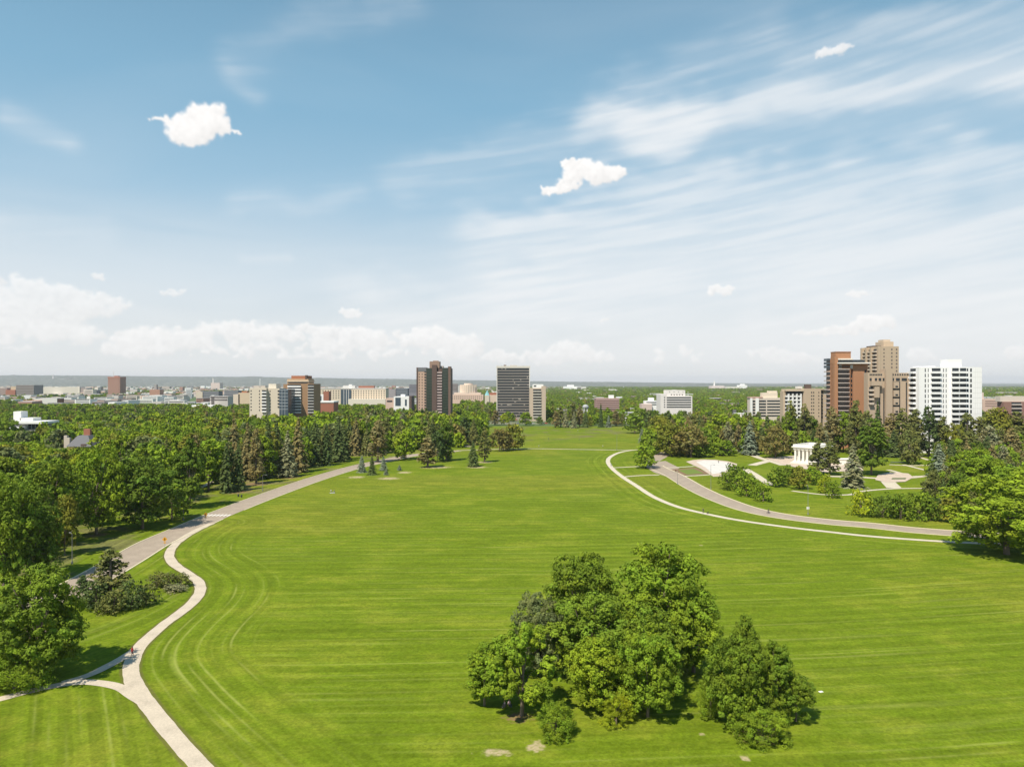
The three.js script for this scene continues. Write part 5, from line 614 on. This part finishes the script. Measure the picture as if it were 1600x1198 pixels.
// ---------------------------------------------------------------- people, signs, lamps and other small things
function figure(pose) {       // one continuous body, y up, feet at 0, facing +z; colours by body part
  const V = (x, y, z) => new THREE.Vector3(x, y, z), B = [];
  const bone = (a, b, r0, r1, c) => B.push({ a, b, r0, r1, c });
  const hipY = pose === 'sit' ? .16 : pose === 'ride' ? .98 : .92, sh = pose === 'ride' ? V(0, 1.42, .26) : pose === 'sit' ? V(0, .62, -.06) : V(0, 1.42, .02), hip = V(0, hipY, 0);
  bone(hip, sh, .135, .15, 'top'); bone(hip.clone().add(V(-.06, -.02, 0)), hip.clone().add(V(.06, -.02, 0)), .125, .125, 'legs'); bone(sh.clone().add(V(-.13, -.02, 0)), sh.clone().add(V(.13, -.02, 0)), .075, .075, 'top');
  const head = sh.clone().add(V(0, .25, pose === 'ride' ? .08 : .03)); bone(sh, head, .055, .055, 'skin'); bone(head.clone().add(V(0, -.03, .01)), head.clone().add(V(0, .05, 0)), .085, .1, 'skin'); bone(head.clone().add(V(0, .04, -.03)), head.clone().add(V(0, .08, -.015)), .098, .095, 'hair'); bone(head.clone().add(V(0, -.01, .095)), head.clone().add(V(0, -.025, .11)), .018, .018, 'skin');
  for (const s of [-1, 1]) {
    const h = hip.clone().add(V(.085 * s, -.04, 0)); let k, f, t, e, w; const S = sh.clone().add(V(.18 * s, -.02, 0));
    if (pose === 'walk') { k = V(.09 * s, .49, .06 + .16 * s); f = V(.09 * s, .09, -.04 + .3 * s); t = f.clone().add(V(.01, -.045, .16)); e = S.clone().add(V(.05 * s, -.29, -.1 * s)); w = e.clone().add(V(-.01 * s, -.22, .1 - .1 * s)); }
    else if (pose === 'ride') { k = V(.11 * s, .66 + .14 * s, .36); f = V(.11 * s, .3 + .14 * s, .16 + .06 * s); t = f.clone().add(V(0, -.03, .15)); e = S.clone().add(V(.06 * s, -.22, .17)); w = e.clone().add(V(-.03 * s, -.1, .25)); }
    else { k = V(.2 * s, .3, .34); f = V(.06 * s, .09, .5); t = f.clone().add(V(.02, .0, .14)); e = S.clone().add(V(.08 * s, -.25, -.02)); w = e.clone().add(V(-.04 * s, -.14, .2)); }
    bone(h, k, .085, .062, 'legs'); bone(k, f, .06, .04, 'legs'); bone(f, t, .045, .038, 'shoe'); bone(S, e, .055, .042, 'top'); bone(e, w, .04, .03, 'skin'); const dir = w.clone().sub(e).normalize(); bone(w, w.clone().addScaledVector(dir, .09), .034, .028, 'skin'); for (let q = 0; q < 4; q++) bone(w.clone().addScaledVector(dir, .08), w.clone().addScaledVector(dir, .165 - .012 * Math.abs(q - 1.4)).add(V((q - 1.5) * .019, -.005, .01)), .01, .009, 'skin'); bone(w.clone().addScaledVector(dir, .03), w.clone().addScaledVector(dir, .09).add(V(-.045 * s, 0, .02)), .012, .01, 'skin');
  }
  const N = 72, mc = new MarchingCubes(N, undefined, false, false, 90000), C = V(0, .86, .1), half = .96, fld = mc.field; mc.isolation = 0;
  const cap = (b, p) => { const ax = b.b.x - b.a.x, ay = b.b.y - b.a.y, az = b.b.z - b.a.z, px = p.x - b.a.x, py = p.y - b.a.y, pz = p.z - b.a.z, t = clamp((px * ax + py * ay + pz * az) / Math.max(1e-9, ax * ax + ay * ay + az * az)); return Math.hypot(px - ax * t, py - ay * t, pz - az * t) - mix(b.r0, b.r1, t); };
  const D = (p) => { let d = 1e9; for (const b of B) { const q = cap(b, p), k = .03, h = clamp(.5 + .5 * (d - q) / k); d = d > 1e8 ? q : mix(d, q, h) - k * h * (1 - h); } return d; };
  const p = V(0, 0, 0); for (let z = 0; z < N; z++) for (let y = 0; y < N; y++) for (let x = 0; x < N; x++) { p.set((x - N / 2) / (N / 2) * half + C.x, (y - N / 2) / (N / 2) * half + C.y, (z - N / 2) / (N / 2) * half + C.z); fld[x + y * N + z * N * N] = -D(p); }
  mc.update(); const n = mc.count, pos = new Float32Array(n * 3), nor = new Float32Array(mc.normalArray.slice(0, n * 3)), part = [];
  for (let i = 0; i < n; i++) { p.set(mc.positionArray[i * 3] * half + C.x, mc.positionArray[i * 3 + 1] * half + C.y, mc.positionArray[i * 3 + 2] * half + C.z); pos.set([p.x, p.y, p.z], i * 3); let best = 1e9, c = 'top'; for (const b of B) { const q = cap(b, p); if (q < best) { best = q; c = b.c; } } part.push(c); }
  let low = 1e9; for (let i = 0; i < n; i++) low = Math.min(low, pos[i * 3 + 1]); if (pose !== 'ride') for (let i = 0; i < n; i++) pos[i * 3 + 1] -= low;
  return { pos, nor, part };
}
const POSES = { walk: figure('walk'), ride: figure('ride'), sit: figure('sit') };
const CLOTH = mat(1, 1, 1, .85, { vertexColors: true });
function person(pose, x, d, y, turn, top, legs, label, group) {
  const f = POSES[pose], col = { top, legs, skin: [.42, .25, .17], hair: [.05, .035, .025], shoe: [.12, .11, .11] }, g = new THREE.BufferGeometry(), c = new Float32Array(f.pos.length); f.part.forEach((k, i) => c.set(col[k], i * 3));
  g.setAttribute('position', new THREE.BufferAttribute(f.pos, 3)); g.setAttribute('normal', new THREE.BufferAttribute(f.nor, 3)); g.setAttribute('color', new THREE.BufferAttribute(c, 3));
  const o = new THREE.Mesh(g, CLOTH); o.name = numbered('person'); o.position.set(x, y, -d); o.rotation.y = turn; tag(o, label, 'person', group); scene.add(shadowed(o)); return o;
}
const at = (px, py) => [sideways(px, depth(py)), depth(py)];
person('walk', ...at(206, 1026), .06, 2.6, [.5, .045, .04], [.1, .02, .025], 'person in red jogging up the walk by the grass island');
person('walk', ...at(955, 729), .06, 2.4, [.3, .32, .4], [.05, .06, .1], 'person in grey walking the bend of the pale walk');
person('walk', ...at(1099, 801.5), .06, -1.0, [.05, .05, .06], [.03, .03, .04], 'person in black walking a dog on the pale walk');
person('walk', ...at(1056, 738.5), .05, .4, [.04, .035, .035], [.05, .04, .04], 'person in dark clothes crossing the road');
person('sit', ...at(796, 1103), .03, .5, [.5, .36, .36], [.06, .06, .09], 'person in pink sitting in the shade of the mulch ringed tree');
person('sit', ...at(788, 1105), .03, -.4, [.12, .11, .12], [.08, .08, .08], 'person in black sitting in the tree shade');
person('sit', ...at(517, 768), .03, 1, [.6, .58, .55], [.1, .12, .18], 'person in white sitting on the sunny meadow');
person('sit', ...at(522, 769), .03, -1, [.1, .11, .13], [.3, .28, .25], 'person in dark top sitting on the sunny meadow');
[[842, 699, [.5, .5, .5]], [942, 699, [.7, .68, .62]], [857, 687, [.1, .14, .1]], [903, 674.5, [.7, .7, .66]], [905, 688, [.12, .16, .12]], [1123, 724, [.04, .04, .04]]].forEach(([x, y, c], i) => person('walk', ...at(x, y), .06, i * 1.1, c, [.08, .08, .1], ['person in grey walking across the far meadow', 'person in white walking the crossing walk', 'person in green on the far grass', 'person in pale clothes far up the meadow', 'person in dark green alone on the far grass', 'person in black at the paved circle'][i]));
// dog
{ const g = []; const cap = (r, l, x, y, z, rx, rz) => { const c = new THREE.CapsuleGeometry(r, l, 4, 8); c.rotateX(rx); c.rotateZ(rz); c.translate(x, y, z); g.push(c); }; cap(.15, .5, 0, .5, 0, 0, Math.PI / 2); cap(.09, .2, .42, .66, 0, 0, -.7); cap(.08, .16, .56, .78, 0, 0, Math.PI / 2); for (const [x, z] of [[.26, .09], [.26, -.09], [-.28, .09], [-.28, -.09]]) cap(.05, .34, x, .22, z, 0, x > 0 ? .05 : -.1); cap(.03, .24, -.48, .62, 0, 0, .9); const m = new THREE.Mesh(mergeGeometries(g), mat(.05, .035, .025)); m.name = 'dog'; const [x, d] = at(1106, 803); m.position.set(x, .05, -d); m.rotation.y = .5; tag(m, 'dark brown dog trotting along the pale walk', 'dog'); scene.add(shadowed(m)); }
// bicycle with its rider
function bicycle(px, py, turn, label) { const o = new THREE.Group(), [x, d] = at(px, py); o.name = numbered('bicycle'); o.position.set(x, .035, -d); o.rotation.y = turn; const steel = mat(.08, .08, .09, .4), rub = mat(.03, .03, .03); const rod = (name, a, b, r, m = steel) => { const t = new THREE.Mesh(new THREE.TubeGeometry(new THREE.LineCurve3(new THREE.Vector3(...a), new THREE.Vector3(...b)), 1, r, 8), m); t.name = name; o.add(t); return t; };
  for (const z of [-.5, .52]) { const w = new THREE.Mesh(new THREE.TorusGeometry(.33, .024, 8, 28), rub); w.name = 'wheel'; w.rotation.y = Math.PI / 2; w.position.set(0, .355, z); const hub = new THREE.Mesh(new THREE.CylinderGeometry(.03, .03, .1, 10), steel); hub.name = 'hub'; hub.rotation.x = Math.PI / 2; w.add(hub); for (let i = 0; i < 8; i++) { const s = new THREE.Mesh(new THREE.BoxGeometry(.008, .64, .008), steel); s.name = 'spoke'; s.rotation.z = i * Math.PI / 8; w.add(s); } o.add(w); }
  rod('frame_tube', [0, .82, -.2], [0, .82, .36], .02); rod('frame_tube', [0, .3, .02], [0, .82, .36], .024); rod('frame_tube', [0, .3, .02], [0, .9, -.24], .02); rod('frame_tube', [0, .355, -.5], [0, .82, -.2], .014); rod('frame_tube', [0, .355, -.5], [0, .3, .02], .014); rod('fork', [0, .355, .52], [0, .95, .34], .018); rod('handlebar', [-.24, .98, .36], [.24, .98, .36], .014); rod('saddle', [0, .92, -.34], [0, .92, -.12], .05, rub); for (const s of [-1, 1]) rod('pedal', [.06 * s, .3 + .13 * s, .02 + .03 * s], [.16 * s, .3 + .13 * s, .02 + .03 * s], .02, rub); tag(o, label, 'bicycle'); scene.add(shadowed(o)); return o; }
{ const [x, d] = at(1201, 802.5); bicycle(1201, 802.5, 2.0, 'bicycle ridden along the pavilion road'); const r = person('ride', x, d, .06, 2.0, [.06, .05, .05], [.05, .05, .06], 'person in dark clothes cycling along the pavilion road'); r.position.x -= Math.sin(2.0) * .2; r.position.z -= Math.cos(2.0) * .2; }
// crossing signs
function sign(px, py, label) { const o = new THREE.Group(), [x, d] = at(px, py); o.name = numbered('crossing_sign'); o.position.set(x, 0, -d); o.rotation.y = .25; const post = new THREE.Mesh(new THREE.CylinderGeometry(.045, .045, 2.9, 8), mat(.3, .3, .3, .5)); post.name = 'post'; post.position.y = 1.45; o.add(post);
  const s = new THREE.Shape([[0, -.72], [.72, 0], [0, .72], [-.72, 0]].map((p) => new THREE.Vector2(...p))), board = new THREE.Mesh(new THREE.ExtrudeGeometry(s, { depth: .03, bevelEnabled: false }), mat(.72, .34, .02, .6)); board.name = 'board'; board.position.set(0, 2.55, .05); o.add(board);
  const black = mat(.02, .02, .02), g = []; const part = (w, h, x0, y0, r) => { const b = new THREE.BoxGeometry(w, h, .012); b.rotateZ(r); b.translate(x0, y0, .04); g.push(b); }; part(.13, .32, 0, .06, .1); part(.08, .34, -.09, -.22, -.35); part(.08, .34, .09, -.22, .35); part(.06, .26, -.13, .05, -.5); part(.06, .26, .14, .07, .6); const hd = new THREE.CylinderGeometry(.085, .085, .012, 14); hd.rotateX(Math.PI / 2); hd.translate(0, .33, .04); g.push(hd); const fig = new THREE.Mesh(mergeGeometries(g), black); fig.name = 'walking_figure'; board.add(fig);
  const pl = new THREE.Mesh(new THREE.BoxGeometry(.6, .3, .03), mat(.72, .34, .02, .6)); pl.name = 'lower_plate'; pl.position.set(0, 1.55, .06); o.add(pl); tag(o, label, 'road sign'); scene.add(shadowed(o)); }
sign(257, 856, 'orange crossing sign on the near side of the stripes'); sign(321, 815, 'orange crossing sign beyond the stripes');
// lamp posts
function lamp(px, py, h, label, board) { const o = new THREE.Group(), [x, d] = at(px, py), m = mat(.2, .2, .19, .6); o.name = numbered('lamp_post'); o.position.set(x, 0, -d); const part = (name, g, y, z = 0, mm = m) => { const q = new THREE.Mesh(g, mm); q.name = name; q.position.set(0, y, z); o.add(q); return q; }; part('base', new THREE.CylinderGeometry(.2, .26, .7, 12), .35); part('pole', new THREE.CylinderGeometry(.055, .11, h, 10), h / 2); const arm = part('arm', new THREE.TubeGeometry(new THREE.QuadraticBezierCurve3(new THREE.Vector3(0, -.3, 0), new THREE.Vector3(0, .25, .1), new THREE.Vector3(0, .15, 1.3)), 8, .04, 8), h); void arm; part('lamp_head', new THREE.SphereGeometry(.28, 14, 8).scale(1, .45, 1.7), h + .12, 1.5); if (board) part('notice_board', new THREE.BoxGeometry(.9, .9, .05), 2.4, .12, WHITE); o.rotation.y = (px * 7) % 6; tag(o, label, 'lamp post'); scene.add(shadowed(o)); }
lamp(1263, 804, 10.4, 'lamp post with white notice board beside the pavilion road', true); lamp(1111, 764, 11, 'lamp post before the paved circle'); lamp(964, 703.5, 12, 'lamp post at the far bend of the walk'); lamp(286, 813, 8, 'lamp post beside the road crossing'); lamp(112, 881, 8, 'lamp post at the woodland edge below the crossing'); lamp(410, 767, 7, 'lamp post on the verge by the conifer grove'); lamp(1059, 757, 6, 'short lamp post at the road kerb');
// litter bins
[[372, 776], [377, 777]].forEach(([px, py], i) => { const [x, d] = at(px, py), o = new THREE.Group(); o.name = numbered('litter_bin'); o.position.set(x, 0, -d); const b = new THREE.Mesh(new THREE.CylinderGeometry(.36, .3, 1.0, 16), mat(.04, .045, .045)), l = new THREE.Mesh(new THREE.SphereGeometry(.37, 16, 6, 0, 6.3, 0, 1.5).scale(1, .5, 1), mat(.07, .07, .07)); b.name = 'body'; b.position.y = .5; l.name = 'lid'; l.position.y = 1.0; o.add(b, l); tag(o, ['dark litter bin by the road edge', 'second dark litter bin by the road edge'][i], 'litter bin'); scene.add(shadowed(o)); });
// picnic blanket on the meadow, flat white marker
{ const [x, d] = at(1283, 1081), g = new THREE.BoxGeometry(.62, .07, .42), m = new THREE.Mesh(g, mat(.78, .76, .72)); m.name = 'picnic_sheet'; m.position.set(x, .05, -d); m.rotation.y = .3; tag(m, 'small white sheet lying on the meadow grass', 'sheet'); scene.add(shadowed(m)); }
{ const [x, d] = at(519, 770), g = new THREE.BoxGeometry(2.2, .03, 1.6), m = new THREE.Mesh(g, mat(.34, .36, .42)); m.name = 'picnic_blanket'; m.position.set(x, .03, -d); m.rotation.y = .3; tag(m, 'grey blue picnic blanket under the sitting pair', 'blanket'); scene.add(shadowed(m)); }
// cars parked past the far edge of the meadow
const carPaint = [[.55, .54, .52], [.08, .08, .09], [.5, .05, .04], [.7, .7, .69], [.2, .24, .3]];
function car(px, py, turn, c, label) { const o = new THREE.Group(), [x, d] = at(px, py); o.name = numbered('parked_car'); o.position.set(x, 0, -d); o.rotation.y = turn; const side = new THREE.Shape(); [[-2.2, .35], [-2.15, .85], [-1.4, .95], [-.8, 1.42], [.7, 1.45], [1.35, .98], [2.1, .85], [2.2, .4]].forEach((p, i) => (i ? side.lineTo(...p) : side.moveTo(...p))); const body = new THREE.Mesh(new THREE.ExtrudeGeometry(side, { depth: 1.6, bevelEnabled: true, bevelSize: .08, bevelThickness: .08, bevelSegments: 2 }).translate(0, 0, -.8), mat(...c, .35)); body.name = 'body'; o.add(body); const gl = new THREE.Mesh(new THREE.BoxGeometry(1.7, .34, 1.79), GLASS); gl.name = 'window'; gl.position.set(-.05, 1.17, 0); o.add(gl); for (const a of [-1.35, 1.35]) for (const s of [-.78, .78]) { const w = new THREE.Mesh(new THREE.CylinderGeometry(.33, .33, .22, 16), mat(.03, .03, .03)); w.rotation.x = Math.PI / 2; w.name = 'wheel'; w.position.set(a, .33, s); o.add(w); } tag(o, label, 'car'); scene.add(shadowed(o)); }
[[833, 662.5, 0], [849, 662.3, 1], [853, 662, 2], [866, 662.4, 3], [810, 662, 4]].forEach(([x, y, k]) => car(x, y, (x % 3) * .04, carPaint[k], ['silver', 'black', 'red', 'white', 'blue grey'][k] + ' car parked along the street past the meadow'));
{ sheet('road', stripGeo(P([[690, 661.6], [800, 661.6], [1010, 661.6]]), -5, 5, .03), ASPHALT, 'street running along the far end of the meadow', 'road'); }

renderer.render(scene, camera);
